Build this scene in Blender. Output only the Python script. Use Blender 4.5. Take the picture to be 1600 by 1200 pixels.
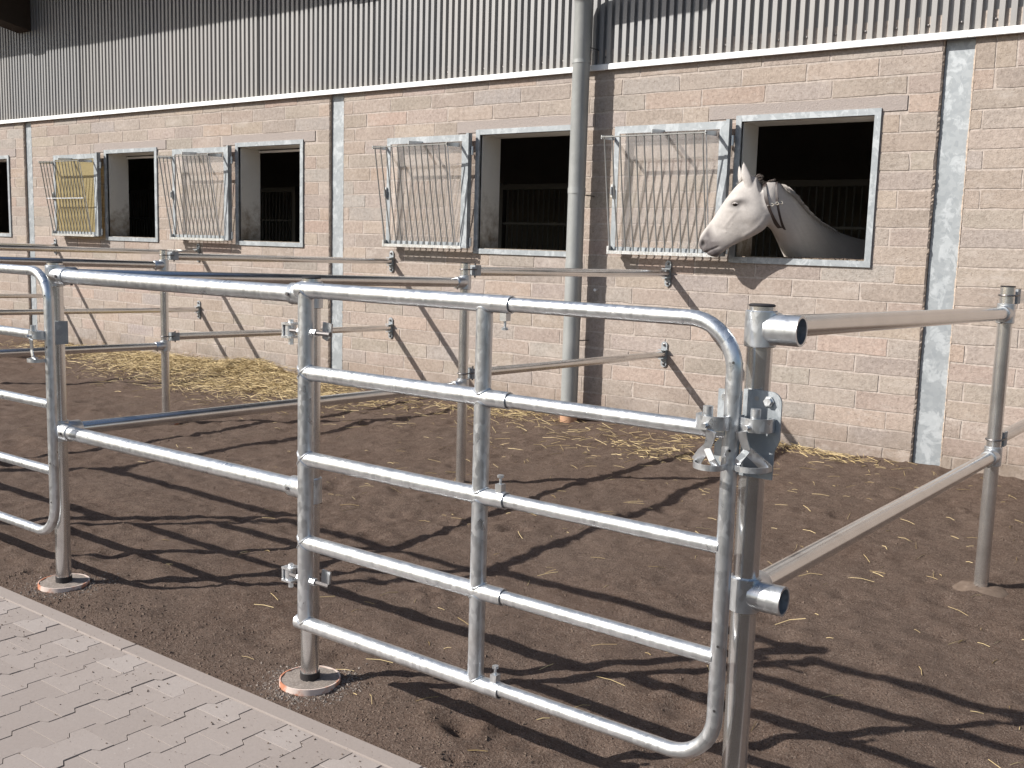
import bpy, bmesh, math, random
import numpy as np
from mathutils import Vector, Matrix
from mathutils.bvhtree import BVHTree

for o in list(bpy.data.objects): bpy.data.objects.remove(o, do_unlink=True)
S = bpy.context.scene
COL = S.collection
rng = random.Random(7)
nrng = np.random.default_rng(11)

# ------------------------------------------------------------------ camera
YAW, PITCH, ROLL = math.radians(36.54), math.radians(7.62), math.radians(1.663)
CAM = Vector((0.0, -7.973, 1.582))
fwd = Vector((-math.sin(YAW)*math.cos(PITCH), math.cos(YAW)*math.cos(PITCH), -math.sin(PITCH)))
rgt = Vector((math.cos(YAW), math.sin(YAW), 0.0))
upv = rgt.cross(fwd)
r2 = rgt*math.cos(ROLL) + upv*math.sin(ROLL)
u2 = -rgt*math.sin(ROLL) + upv*math.cos(ROLL)
cd = bpy.data.cameras.new('camera'); cam = bpy.data.objects.new('camera', cd); COL.objects.link(cam)
cam.matrix_world = Matrix(((r2.x, u2.x, -fwd.x, CAM.x), (r2.y, u2.y, -fwd.y, CAM.y), (r2.z, u2.z, -fwd.z, CAM.z), (0, 0, 0, 1)))
cd.sensor_width = 36; cd.lens = 36.47; cd.clip_end = 2000; cd.clip_start = 0.05
S.camera = cam

# ------------------------------------------------------------------ light
LDIR = Vector((0.91, 1.06, -1.0)).normalized()
W = bpy.data.worlds.new('World'); S.world = W; W.use_nodes = True
wn = W.node_tree.nodes; wl = W.node_tree.links
sky = wn.new('ShaderNodeTexSky'); sky.sky_type = 'NISHITA'; sky.sun_disc = False
sky.sun_elevation = math.asin(-LDIR.z)
sky.sun_rotation = math.atan2(-LDIR.x, -LDIR.y)
sky.air_density = 1.0; sky.dust_density = 1.5; sky.ozone_density = 1.0
wn['Background'].inputs['Strength'].default_value = 0.088
wl.new(sky.outputs[0], wn['Background'].inputs['Color'])
ld = bpy.data.lights.new('sun', 'SUN'); ld.energy = 5.0; ld.angle = math.radians(0.5); ld.color = (1.0, 0.955, 0.885)
sun = bpy.data.objects.new('sun', ld); COL.objects.link(sun)
sun.rotation_euler = LDIR.to_track_quat('-Z', 'Y').to_euler(); sun.location = (-6, -12, 9)
S.view_settings.view_transform = 'Standard'; S.view_settings.look = 'None'
S.view_settings.exposure = 0.52; S.view_settings.gamma = 1.0
try: S.view_settings.use_curve_mapping = False
except Exception: pass
S.cycles.max_bounces = 6; S.cycles.diffuse_bounces = 4; S.cycles.glossy_bounces = 3; S.cycles.transmission_bounces = 4; S.cycles.transparent_max_bounces = 8

# ------------------------------------------------------------------ materials
class NT:
    def __init__(s, name):
        s.m = bpy.data.materials.new(name); s.m.use_nodes = True
        s.t = s.m.node_tree; s.n = s.t.nodes; s.bsdf = s.n['Principled BSDF']; s.out = s.n['Material Output']
        s.co = s.n.new('ShaderNodeTexCoord')
    def L(s, a, b): s.t.links.new(a, b)
    def mapping(s, scale=(1, 1, 1), src='Object'):
        m = s.n.new('ShaderNodeMapping'); m.inputs['Scale'].default_value = scale
        s.L(s.co.outputs[src], m.inputs['Vector']); return m.outputs[0]
    def noise(s, scale, detail=4, rough=.6, vec=None, dist=0):
        n = s.n.new('ShaderNodeTexNoise'); n.inputs['Scale'].default_value = scale; n.inputs['Detail'].default_value = detail
        n.inputs['Roughness'].default_value = rough; n.inputs['Distortion'].default_value = dist
        s.L(vec or s.co.outputs['Object'], n.inputs['Vector']); return n.outputs['Fac']
    def voro(s, scale, out='Distance', vec=None, feat='F1', rand=1):
        n = s.n.new('ShaderNodeTexVoronoi'); n.inputs['Scale'].default_value = scale; n.feature = feat
        n.inputs['Randomness'].default_value = rand
        s.L(vec or s.co.outputs['Object'], n.inputs['Vector']); return n.outputs[out]
    def ramp(s, fac, stops):
        r = s.n.new('ShaderNodeValToRGB'); e = r.color_ramp.elements
        while len(e) < len(stops): e.new(0.5)
        for i, (p, c) in enumerate(stops):
            e[i].position = p; e[i].color = (c, c, c, 1) if isinstance(c, (int, float)) else (*c, 1)
        s.L(fac, r.inputs[0]); return r.outputs[0]
    def mix(s, fac, a, b, mode='MIX'):
        m = s.n.new('ShaderNodeMix'); m.data_type = 'RGBA'; m.blend_type = mode
        for ix, v in ((0, fac), (6, a), (7, b)):
            sock = m.inputs[ix]
            if isinstance(v, (int, float)): sock.default_value = v if ix == 0 else (v, v, v, 1)
            elif isinstance(v, tuple): sock.default_value = (*v, 1)
            else: s.L(v, sock)
        return m.outputs[2]
    def math(s, op, a, b=0.5, clamp=False):
        m = s.n.new('ShaderNodeMath'); m.operation = op; m.use_clamp = clamp
        for sock, v in ((m.inputs[0], a), (m.inputs[1], b)):
            if isinstance(v, (int, float)): sock.default_value = v
            else: s.L(v, sock)
        return m.outputs[0]
    def bump(s, h, strength=.5, dist=.01, prev=None):
        b = s.n.new('ShaderNodeBump'); b.inputs['Strength'].default_value = strength; b.inputs['Distance'].default_value = dist
        s.L(h, b.inputs['Height'])
        if prev is not None: s.L(prev, b.inputs['Normal'])
        return b.outputs[0]
    def attr(s, name):
        a = s.n.new('ShaderNodeAttribute'); a.attribute_name = name; return a.outputs['Color']
    def sepz(s, i=2, src='Object'):
        x = s.n.new('ShaderNodeSeparateXYZ'); s.L(s.co.outputs[src], x.inputs[0]); return x.outputs[i]
    def orand(s): 
        o = s.n.new('ShaderNodeObjectInfo'); return o.outputs['Random']
    def set(s, **k):
        for key, v in k.items():
            key = {'base': 'Base Color', 'rough': 'Roughness', 'metal': 'Metallic', 'normal': 'Normal', 'spec': 'Specular IOR Level'}.get(key, key)
            i = s.bsdf.inputs[key]
            if isinstance(v, (int, float)): i.default_value = v
            elif isinstance(v, tuple): i.default_value = (*v, 1)
            else: s.L(v, i)
        return s

M = {}
def reg(t): M[t.m.name] = t.m; return t

# hot dip galvanised tube of gates and fittings
t = reg(NT('galvanised_steel'))
sp = t.voro(80, 'Color', t.mapping((1, 1, .6))); spv = t.ramp(sp, ((0, .0), (1, 1.0)))
cl = t.noise(9, 5, .65); st = t.noise(120, 3, .6, t.mapping((1, 1, .08)))
c = t.mix(spv, (.47, .50, .53), (.74, .76, .78)); c = t.mix(t.ramp(cl, ((.35, 0), (.7, 1))), c, (.64, .65, .665))
dirt = t.ramp(t.noise(4.2, 8, .72), ((.56, 0), (.74, .55)))
c = t.mix(dirt, c, (.33, .31, .29))
t.set(base=c, metal=.86, rough=t.math('ADD', t.math('MULTIPLY', spv, .16), t.math('ADD', t.math('MULTIPLY', cl, .16), .19)), normal=t.bump(t.noise(60, 4, .6), .12, .004, t.bump(st, .06, .002)))

# drawn galvanised rail tube, smoother, with long draw marks
t = reg(NT('bright_steel_tube'))
v = t.noise(7, 5, .6); w_ = t.noise(26, 5, .7)
c = t.mix(t.ramp(v, ((.3, 0), (.75, 1))), (.62, .62, .615), (.76, .755, .745))
c = t.mix(t.ramp(w_, ((.55, 0), (.78, .35))), c, (.40, .385, .36))
t.set(base=c, metal=.9, rough=t.math('ADD', t.math('MULTIPLY', v, .16), .13))

# galvanised sheet and hot rolled column with large zinc flowers
t = reg(NT('spangled_zinc'))
n1 = t.noise(9, 6, .7, t.mapping((1, 1, .75)), .6); n2 = t.voro(34, 'Color')
c = t.mix(t.ramp(n1, ((.52, 0), (.57, 1))), (.27, .292, .31), (.40, .425, .445))
c = t.mix(.3, c, t.ramp(n2, ((.1, (.24, .265, .285)), (.9, (.44, .465, .485)))))
t.set(base=c, metal=.25, rough=t.math('ADD', t.math('MULTIPLY', n1, .2), .42), normal=t.bump(n1, .1, .004))

t = reg(NT('corrugated_cladding'))
v = t.noise(3.5, 6, .7, t.mapping((6, 1, .25))); z = t.sepz()
c = t.mix(t.ramp(v, ((.3, 0), (.72, 1))), (.205, .207, .216), (.285, .284, .285))
foot = t.math('MULTIPLY', t.ramp(z, ((0, 0), (1, 0))), 0)
grime = t.math('MULTIPLY', t.ramp(t.math('MULTIPLY_ADD', t.math('SUBTRACT', z, 3.15), 3.2), ((0, 1), (.9, 0))), t.noise(14, 5, .7, t.mapping((3, 1, .7))))
c = t.mix(grime, c, (.27, .235, .18))
c = t.mix(t.math('MULTIPLY', t.orand(), .3), c, (.35, .325, .30))
t.set(base=c, metal=.3, rough=.52, normal=t.bump(v, .08, .004))

t = reg(NT('white_flashing'))
t.set(base=t.mix(t.noise(6, 6, .7), (.74, .75, .76), (.86, .86, .86)), rough=.42)

# pumice concrete block
def block_mat(name, mort=False):
    t = reg(NT(name))
    tint = t.attr('tint')
    g = t.noise(70, 3, .8); g2 = t.voro(120, 'Distance'); big = t.noise(3.2, 3, .65); mid = t.noise(30, 4, .75); pit = t.noise(46, 3, .7)
    c = t.mix(t.ramp(mid, ((.38, .0), (.62, 1.0))), t.mix(1, tint, (.80, .785, .77), 'MULTIPLY'), t.mix(1, tint, (1.11, 1.10, 1.09), 'MULTIPLY'))
    c = t.mix(t.ramp(big, ((.42, 0), (.72, .4))), c, (.425, .36, .315))
    if not mort:
        c = t.mix(t.ramp(pit, ((.30, .75), (.41, 0))), c, (.19, .15, .122))
        c = t.mix(t.math('MULTIPLY', t.ramp(g2, ((.05, .7), (.26, 0))), t.ramp(mid, ((.38, .1), (.66, .8)))), c, (.16, .125, .10))
    c = t.mix(t.ramp(t.noise(52, 4, .8), ((.57, 0), (.69, .5))), c, (.50, .438, .392))
    # lime bloom and splash dirt low on the wall
    z = t.sepz()
    low = t.math('MULTIPLY', t.ramp(t.math('ADD', z, t.math('MULTIPLY', t.math('SUBTRACT', t.noise(2.4, 4, .7), .5), .5)), ((0.02, 1), (.36, 0))), t.ramp(t.noise(7, 6, .7), ((.28, .2), (.6, 1))))
    c = t.mix(t.math('MULTIPLY', low, .8), c, (.19, .150, .118))
    # mortar smeared over block faces
    c = t.mix(t.ramp(t.noise(2.3, 8, .75, t.mapping((1, 1, 2.6))), ((.54, 0), (.68, .6))), c, (.455, .405, .370))
    h = t.math('ADD', t.math('MULTIPLY', g, .6), t.math('ADD', t.math('MULTIPLY', t.ramp(g2, ((0, 0), (.4, 1))), .4), t.math('MULTIPLY', t.ramp(pit, ((.27, 0), (.42, 1))), .6)))
    t.set(base=c, rough=.95, spec=.12, normal=t.bump(h, .42 if not mort else .25, .012, t.bump(mid, .28, .012)))
block_mat('pumice_block'); block_mat('mortar', True)

t = reg(NT('concrete_lintel'))
t.set(base=t.mix(t.noise(38, 6, .75), (.285, .248, .232), (.385, .338, .315)), rough=.95, spec=.1, normal=t.bump(t.noise(80, 4, .8), .6, .014))

t = reg(NT('stained_plaster'))
z = t.sepz(); n = t.noise(5, 8, .75)
st = t.math('MULTIPLY', t.ramp(z, ((1.5, 1), (1.5, 0))), 1)
lowm = t.ramp(t.math('ADD', t.math('MULTIPLY', t.math('SUBTRACT', 2.25, z), 1.0), t.math('MULTIPLY', t.math('SUBTRACT', n, .5), 1.6)), ((.25, 0), (.75, 1)))
c = t.mix(lowm, t.mix(n, (.56, .54, .50), (.68, .66, .62)), t.mix(t.noise(17, 6, .7), (.13, .10, .07), (.30, .25, .20)))
t.set(base=c, rough=.9, spec=.2, normal=t.bump(n, .3, .02))

t = reg(NT('dark_interior'))
t.set(base=t.mix(t.noise(2.5, 6, .7), (.30, .28, .255), (.40, .375, .345)), rough=.95, spec=.1)
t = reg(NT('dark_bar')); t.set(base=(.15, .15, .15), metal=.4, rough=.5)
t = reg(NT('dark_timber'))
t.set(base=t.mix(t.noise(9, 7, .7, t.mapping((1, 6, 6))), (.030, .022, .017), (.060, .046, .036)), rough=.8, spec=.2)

t = reg(NT('zinc_pipe'))
n = t.noise(5, 7, .7, t.mapping((1, 1, .5)))
t.set(base=t.mix(t.ramp(n, ((.3, 0), (.7, 1))), (.26, .27, .268), (.345, .353, .348)), metal=.25, rough=.5, normal=t.bump(t.noise(7, 4, .6), .15, .02))
t = reg(NT('orange_plastic_pipe'))
t.set(base=t.mix(t.noise(14, 6, .7), (.38, .20, .115), (.46, .29, .19)), rough=.6)
t = reg(NT('drain_ring'))
t.set(base=t.mix(t.ramp(t.noise(9, 5, .7), ((.45, 0), (.55, 1))), (.46, .19, .11), (.60, .50, .45)), rough=.7)
t = reg(NT('footing_concrete'))
g = t.voro(190, 'Color'); t.set(base=t.mix(t.ramp(t.noise(90, 4, .8), ((.3, 0), (.7, 1))), (.17, .14, .12), t.mix(t.ramp(g, ((.1, 0), (.9, 1))), (.20, .17, .15), (.34, .30, .27))), rough=.95, normal=t.bump(t.noise(150, 4, .8), .5, .008))
t = reg(NT('weathered_bar')); t.set(base=t.mix(t.noise(14, 4, .7), (.17, .17, .165), (.30, .30, .29)), metal=.5, rough=.5)
t = reg(NT('black_rubber')); t.set(base=(.018, .016, .017), rough=.6)
t = reg(NT('dark_bolt')); t.set(base=(.16, .15, .15), metal=.8, rough=.45)

# soil
t = reg(NT('dark_soil'))
a = t.noise(.9, 3, .65); b = t.noise(16, 5, .75); cgr = t.voro(240, 'Color'); fine = t.noise(120, 3, .85)
c = t.mix(t.ramp(b, ((.30, 0), (.72, 1))), (.102, .068, .052), (.190, .138, .111))
c = t.mix(t.ramp(a, ((.35, 0), (.7, .7))), c, (.155, .115, .094))
c = t.mix(t.ramp(cgr, ((.66, 0), (.92, .65))), c, (.29, .235, .195))
c = t.mix(t.ramp(fine, ((.30, .85), (.48, 0))), c, (.022, .013, .010))
c = t.mix(t.ramp(t.noise(2.7, 5, .75), ((.52, 0), (.70, .28))), c, (.075, .047, .035))
t.set(base=c, rough=1.0, spec=.08, normal=t.bump(fine, .9, .016, t.bump(b, .6, .03)))
t = reg(NT('soil_crumb')); t.set(base=t.mix(t.noise(30, 3, .6), (.060, .040, .030), (.20, .155, .125)), rough=1, spec=.1)

# concrete pavers
def paver_mat(name, a, b):
    t = reg(NT(name)); r = t.orand()
    n = t.noise(60, 6, .75); big = t.noise(4, 6, .7)
    c = t.mix(r, a, b); c = t.mix(t.ramp(n, ((.3, .0), (.7, 1))), t.mix(1, c, (.92, .915, .91), 'MULTIPLY'), c)
    c = t.mix(t.ramp(big, ((.45, 0), (.75, .45))), c, (.255, .218, .198))
    c = t.mix(t.ramp(t.noise(210, 3, .7), ((.64, 0), (.70, .6))), c, (.14, .11, .095))
    c = t.mix(t.ramp(t.noise(26, 5, .8), ((.66, 0), (.74, .6))), c, (.55, .51, .48))
    t.set(base=c, rough=.92, spec=.15, normal=t.bump(n, .25, .004))
paver_mat('paver_concrete', (.272, .236, .218), (.305, .267, .248))
paver_mat('pale_paver_concrete', (.325, .288, .270), (.345, .308, .288))
paver_mat('kerb_concrete', (.272, .236, .218), (.30, .262, .242))
t = reg(NT('joint_sand')); t.set(base=t.mix(t.ramp(t.noise(7, 5, .7), ((.4, 0), (.65, 1))), (.035, .027, .022), (.075, .06, .05)), rough=1, spec=.05)

t = reg(NT('straw'))
t.set(base=t.mix(t.ramp(t.attr('tint'), ((0, 0), (1, 1))), (.24, .165, .07), (.60, .47, .25)), rough=.62, spec=.3)
t = reg(NT('straw_mat'))
t.set(base=t.mix(t.noise(40, 6, .8), (.10, .068, .03), (.30, .205, .085)), rough=1, spec=.1, normal=t.bump(t.noise(50, 6, .8), 1, .03))

# shutter panes
def pane_mat(name, kind):
    t = reg(NT(name)); n = t.n; t.n.remove(t.bsdf)
    tr = n.new('ShaderNodeBsdfTransparent'); gl = n.new('ShaderNodeBsdfGlossy'); gl.inputs['Roughness'].default_value = .12
    mx = n.new('ShaderNodeMixShader'); fr = n.new('ShaderNodeLayerWeight'); fr.inputs['Blend'].default_value = .5
    if kind == 'clear':
        tr.inputs[0].default_value = (1, 1, 1, 1)
        df = n.new('ShaderNodeBsdfDiffuse'); df.inputs[0].default_value = (.62, .58, .57, 1)
        m2 = n.new('ShaderNodeMixShader')
        t.L(t.ramp(t.noise(3, 7, .75), ((.35, .08), (.8, .22))), m2.inputs[0])
        t.L(tr.outputs[0], m2.inputs[1]); t.L(df.outputs[0], m2.inputs[2]); base = m2.outputs[0]
    else:
        tr.inputs[0].default_value = (.80, .70, .42, 1)
        df = n.new('ShaderNodeBsdfDiffuse'); t.L(t.mix(t.noise(2.2, 6, .7), (.42, .355, .20), (.52, .45, .275)), df.inputs[0])
        tl = n.new('ShaderNodeBsdfTranslucent'); tl.inputs[0].default_value = (.55, .47, .28, 1)
        m1 = n.new('ShaderNodeMixShader'); m1.inputs[0].default_value = .3; t.L(df.outputs[0], m1.inputs[1]); t.L(tl.outputs[0], m1.inputs[2])
        m2 = n.new('ShaderNodeMixShader'); m2.inputs[0].default_value = .62; t.L(tr.outputs[0], m2.inputs[1]); t.L(m1.outputs[0], m2.inputs[2]); base = m2.outputs[0]
    t.L(t.math('ADD', t.math('MULTIPLY', t.math('POWER', fr.outputs['Facing'], 4.0), .45), .03), mx.inputs[0]); t.L(base, mx.inputs[1]); t.L(gl.outputs[0], mx.inputs[2]); t.L(mx.outputs[0], t.out.inputs[0])
pane_mat('clear_acrylic', 'clear'); pane_mat('yellow_fibreglass', 'yellow')

t = reg(NT('horse_coat'))
n = t.noise(130, 5, .75, t.mapping((1, 1, .5))); fl = t.voro(75, 'Distance')
c = t.mix(1, t.attr('tint'), t.ramp(n, ((.25, .86), (.7, 1.04))), 'MULTIPLY')
t.set(base=c, rough=.62, spec=.28, normal=t.bump(n, .12, .004, t.bump(t.noise(16, 5, .6), .14, .02)))
t.bsdf.inputs['Sheen Weight'].default_value = .12
t = reg(NT('horse_hair')); t.set(base=t.mix(t.noise(60, 3, .6), (.26, .23, .205), (.50, .46, .42)), rough=.6)
t = reg(NT('dark_hair')); t.set(base=t.mix(t.noise(70, 3, .6), (.05, .038, .032), (.16, .13, .115)), rough=.6)
t = reg(NT('dark_eye')); t.set(base=(.012, .008, .006), rough=.08)
t = reg(NT('dark_leather')); t.set(base=t.mix(t.noise(30, 4, .6), (.016, .013, .016), (.05, .032, .026)), rough=.5)
t = reg(NT('tan_leather')); t.set(base=(.27, .12, .06), rough=.55)

# ------------------------------------------------------------------ mesh helpers
ORG = {}
def V(*a): return Vector(a)
class MB:
    def __init__(s): s.v = []; s.f = []; s.t = None
    def add(s, vs, fs):
        b = len(s.v); s.v += [tuple(p) for p in vs]; s.f += [tuple(i+b for i in f) for f in fs]; return s
    def box(s, x0, x1, y0, y1, z0, z1):
        return s.add([(x0,y0,z0),(x1,y0,z0),(x1,y1,z0),(x0,y1,z0),(x0,y0,z1),(x1,y0,z1),(x1,y1,z1),(x0,y1,z1)],
                     [(0,3,2,1),(4,5,6,7),(0,1,5,4),(1,2,6,5),(2,3,7,6),(3,0,4,7)])
    def obox(s, c, ax, ay, az):
        c = Vector(c); P = []
        for k in (-1, 1):
            for (i, j) in ((-1,-1),(1,-1),(1,1),(-1,1)): P.append(c + Vector(ax)*i + Vector(ay)*j + Vector(az)*k)
        return s.add(P, [(0,3,2,1),(4,5,6,7),(0,1,5,4),(1,2,6,5),(2,3,7,6),(3,0,4,7)])
    def sweep(s, pts, r, seg=20, cap=True, hollow=0.0):
        pts = [Vector(p) for p in pts]; n = len(pts); R = r if isinstance(r, (list, tuple)) else [r]*n
        tang = []
        for i in range(n):
            a = pts[max(i-1, 0)]; b = pts[min(i+1, n-1)]; tang.append((b-a).normalized())
        t0 = tang[0]; ref = Vector((0,0,1)) if abs(t0.z) < .9 else Vector((0,1,0))
        u = t0.cross(ref).normalized(); vs = []
        for i in range(n):
            t_ = tang[i]; u = (u - t_*u.dot(t_)).normalized(); w = t_.cross(u)
            for k in range(seg):
                a = 2*math.pi*k/seg; vs.append(pts[i] + (u*math.cos(a) + w*math.sin(a))*R[i])
        fs = []
        for i in range(n-1):
            for k in range(seg):
                k2 = (k+1) % seg; fs.append((i*seg+k, i*seg+k2, (i+1)*seg+k2, (i+1)*seg+k))
        if cap:
            fs.append(tuple(range(seg-1, -1, -1))); fs.append(tuple((n-1)*seg+k for k in range(seg)))
        return s.add(vs, fs)
    def cyl(s, a, b, r, seg=20, cap=True): return s.sweep([a, b], r, seg, cap)
    def pipe(s, a, b, r, wall=.004, seg=24):
        # open ended tube with wall thickness
        a = Vector(a); b = Vector(b); t_ = (b-a).normalized(); ref = Vector((0,0,1)) if abs(t_.z) < .9 else Vector((0,1,0))
        u = t_.cross(ref).normalized(); w = t_.cross(u); vs = []
        for (p, rr) in ((a, r), (b, r), (b, r-wall), (a, r-wall)):
            for k in range(seg):
                q = 2*math.pi*k/seg; vs.append(p + (u*math.cos(q)+w*math.sin(q))*rr)
        fs = []
        for j in range(4):
            for k in range(seg):
                k2 = (k+1) % seg; j2 = (j+1) % 4
                fs.append((j*seg+k, j*seg+k2, j2*seg+k2, j2*seg+k))
        return s.add(vs, fs)
    def extrude(s, poly, y0, y1):
        # polygon in x,z pushed along y
        n = len(poly); vs = [(x, y0, z) for x, z in poly] + [(x, y1, z) for x, z in poly]
        fs = [tuple(range(n)), tuple(range(2*n-1, n-1, -1))]
        for i in range(n):
            j = (i+1) % n; fs.append((j, i, n+i, n+j))
        return s.add(vs, fs)
def recalc(me):
    bm = bmesh.new(); bm.from_mesh(me); bmesh.ops.recalc_face_normals(bm, faces=bm.faces); bm.to_mesh(me); bm.free()
def tag(o, label=None, cat=None, group=None, kind=None):
    if label: o['label'] = label
    if cat: o['category'] = cat
    if group: o['group'] = group
    if kind: o['kind'] = kind
    return o
def build(mb, name, mat, parent=None, org=None, smooth=True, tint=None, fix=True, angle=35):
    o_ = ORG[parent.name] if parent is not None else (Vector(org) if org is not None else Vector((0,0,0)))
    me = bpy.data.meshes.new(name)
    if parent is None and org is not None or parent is not None:
        vs = [(p[0]-o_.x, p[1]-o_.y, p[2]-o_.z) for p in mb.v]
    else: vs = mb.v
    me.from_pydata(vs, [], mb.f); me.update()
    if fix: recalc(me)
    if smooth:
        me.polygons.foreach_set('use_smooth', [True]*len(me.polygons))
        try: me.set_sharp_from_angle(angle=math.radians(angle))
        except Exception: pass
    if tint is not None:
        ca = me.color_attributes.new('tint', 'FLOAT_COLOR', 'POINT')
        if len(tint) == 3 and not hasattr(tint[0], '__len__'): arr = np.tile(np.array([*tint, 1.0], dtype=np.float32), len(me.vertices))
        else:
            a_ = np.ones((len(me.vertices), 4), np.float32); a_[:, :3] = np.asarray(tint, np.float32); arr = a_.ravel()
        ca.data.foreach_set('color', arr)
    me.materials.append(M[mat])
    o = bpy.data.objects.new(name, me); COL.objects.link(o)
    if parent is not None: o.parent = parent
    else: o.location = o_
    ORG[o.name] = o_
    return o
def thing(name, loc, label, cat, group=None):
    o = bpy.data.objects.new(name, None); COL.objects.link(o); o.location = loc; o.empty_display_size = .1
    ORG[o.name] = Vector(loc); return tag(o, label, cat, group)

# value noise on a lattice
class VN:
    def __init__(s, seed): s.g = np.random.default_rng(seed).random((256, 256))
    def __call__(s, x, y):
        x = np.asarray(x, float); y = np.asarray(y, float)
        xi = np.floor(x).astype(int); yi = np.floor(y).astype(int); fx = x-xi; fy = y-yi
        fx = fx*fx*fx*(fx*(fx*6-15)+10); fy = fy*fy*fy*(fy*(fy*6-15)+10)
        g = s.g; a = g[xi % 256, yi % 256]; b = g[(xi+1) % 256, yi % 256]; c_ = g[xi % 256, (yi+1) % 256]; d_ = g[(xi+1) % 256, (yi+1) % 256]
        return (a*(1-fx)+b*fx)*(1-fy) + (c_*(1-fx)+d_*fx)*fy - .5
vn = [VN(i) for i in range(6)]

# ------------------------------------------------------------------ layout numbers (metres)
YF, YM, YG = -5.544, -2.749, -5.634        # front post row, middle post row, gate plane
P0, P1, P2 = -4.273, -2.661, -1.0375
SP = P2-P0
PA = P0-SP
C0, BAY = -14.649, 6.303
COLS = [C0-BAY, C0, C0+BAY, C0+2*BAY, C0+3*BAY]
WW, ZT, ZB = 1.162, 2.671, 1.4916
WIN = [C0-BAY+4.628, C0+1.93, C0+4.628, C0+BAY+1.93, C0+BAY+4.628]
ZS = 3.105
PAVE_Y = -5.745

# ------------------------------------------------------------------ ground
PITS = []
for i in range(700):
    PITS.append((rng.uniform(-15, 1.5), rng.uniform(-5.6, -.3), rng.uniform(.035, .085), rng.uniform(.005, .020)))
PITS += [(-2.016, -5.478, .045, .035), (-1.923, -5.622, .026, .022), (-2.07, -5.44, .06, .025), (-1.95, -5.44, .05, -.012), (-3.35, -3.4, .07, .03), (-2.9, -2.4, .07, .03)]
HEAP = [(-12.6, -.35, 1.1, .35, .07), (-10.7, -.30, .9, .40, .09), (-9.55, -.22, .45, .30, .14), (-8.7, -.35, .6, .4, .07), (-5.7, -.3, .6, .3, .03), (-3.2, -.22, .7, .22, .04)]
def ground_h(x, y):
    x = np.asarray(x, float); y = np.asarray(y, float)
    edge = np.clip((y-(-5.75))/.35, 0.15, 1)
    h = 0.030*vn[0](x*1.3+50, y*1.3+50) + edge*(.020*vn[1](x*4.1+9, y*4.1+80) + .013*vn[2](x*9.7+30, y*9.7+60) + .010*vn[3](x*23+70, y*23+20) + .006*vn[4](x*51+10, y*51+90))
    for (px, py, r, d_) in PITS:
        q = ((x-px)**2+(y-py)**2)/(r*r); m = q < 9
        if m.ndim == 0:
            if m: h = h - d_*np.exp(-q) + .45*d_*np.exp(-(np.sqrt(q)-1.6)**2*3)
        elif m.any():
            qq = q[m]; h[m] += -d_*np.exp(-qq) + .45*d_*np.exp(-(np.sqrt(qq)-1.6)**2*3)
    for (hx, hy, sx, sy, a_) in HEAP: h = h + a_*np.exp(-((x-hx)/sx)**2-((y-hy)/sy)**2)*.75
    h = h + np.clip((y+.22)/.22, 0, 1)*(.012+.05*np.clip(vn[5](x*2.1+20, y*.5+7)+.1, 0, 1))
    return h + .004
def axis(segs):
    out = []
    for a_, b_, st in segs:
        n = max(1, int(round((b_-a_)/st))); out += list(np.linspace(a_, b_, n, endpoint=False))
    out.append(segs[-1][1]); return np.array(out)
gx = axis([(-400, -60, 40), (-60, -20, 4), (-20, -13, .07), (-13, -8, .042), (-8, 1.2, .023), (1.2, 6, .2), (6, 60, 4), (60, 400, 40)])
gy = axis([(-400, -60, 40), (-60, -12, 4), (-12, -5.82, .5), (-5.82, -3.2, .022), (-3.2, 0.04, .036), (.04, 12, 1.0), (12, 60, 6), (60, 400, 40)])
XX, YY = np.meshgrid(gx, gy, indexing='ij')
inner = (XX > -20) & (XX < 6) & (YY >= -5.8) & (YY <= .1)
ZZ = np.full(XX.shape, -.07)
ZZ[(YY > .1)] = -.05
ZZ[inner] = ground_h(XX[inner], YY[inner])
out = (XX <= -20) | (XX >= 6); ZZ[out & (YY < .1) & (YY > -5.8)] = 0.0
nx, ny = XX.shape
vs = np.stack([XX, YY, ZZ], -1).reshape(-1, 3)
I = np.arange(nx*ny).reshape(nx, ny)
fc = np.stack([I[:-1, :-1], I[1:, :-1], I[1:, 1:], I[:-1, 1:]], -1).reshape(-1, 4)
me = bpy.data.meshes.new('ground'); me.from_pydata(vs.tolist(), [], fc.tolist()); me.update()
me.polygons.foreach_set('use_smooth', [True]*len(me.polygons)); me.materials.append(M['dark_soil'])
g = bpy.data.objects.new('soil_ground', me); COL.objects.link(g)
tag(g, 'dark brown soil of the paddocks crossed by fence shadows', 'ground', kind='structure')
def gz(x, y): return float(ground_h(np.array([x]), np.array([y]))[0])

# ------------------------------------------------------------------ paving
PZ = .016
pav = build(MB().box(-60, 40, -60, -5.75, -.065, .0085), 'paving', 'joint_sand', org=(0, 0, 0), smooth=False)
tag(pav, 'pinkish grey interlocking concrete paving in the bottom left corner', 'paving', kind='structure')
def zig(k, y):
    # joint line number k between two columns of pavers
    ph = ((y+6.042) / .212) % 1.0; ph = min(ph, 1-ph)
    s_ = -1 if ph < .215 else (1 if ph > .285 else -1+2*(ph-.215)/.07)
    return -3.222 + .149*k + (.0135*s_ if k % 2 == 0 else -.0135*s_)
def paver_poly(k, ya, yb, gap=.0021):
    br = {ya, yb}
    n0 = math.floor((ya+6.042)/.212)-1
    for n in range(n0, n0+5):
        for q in (.215, .285, .715, .785):
            yy = -6.042+(n+q)*.212
            if ya+.004 < yy < yb-.004: br.add(yy)
    ys = sorted(br)
    gs = .0009; left = [(zig(k, y)+gap, min(max(y, ya+gs), yb-gs)) for y in ys]; right = [(zig(k+1, y)-gap, min(max(y, ya+gs), yb-gs)) for y in ys]
    return left + right[::-1]
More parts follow.
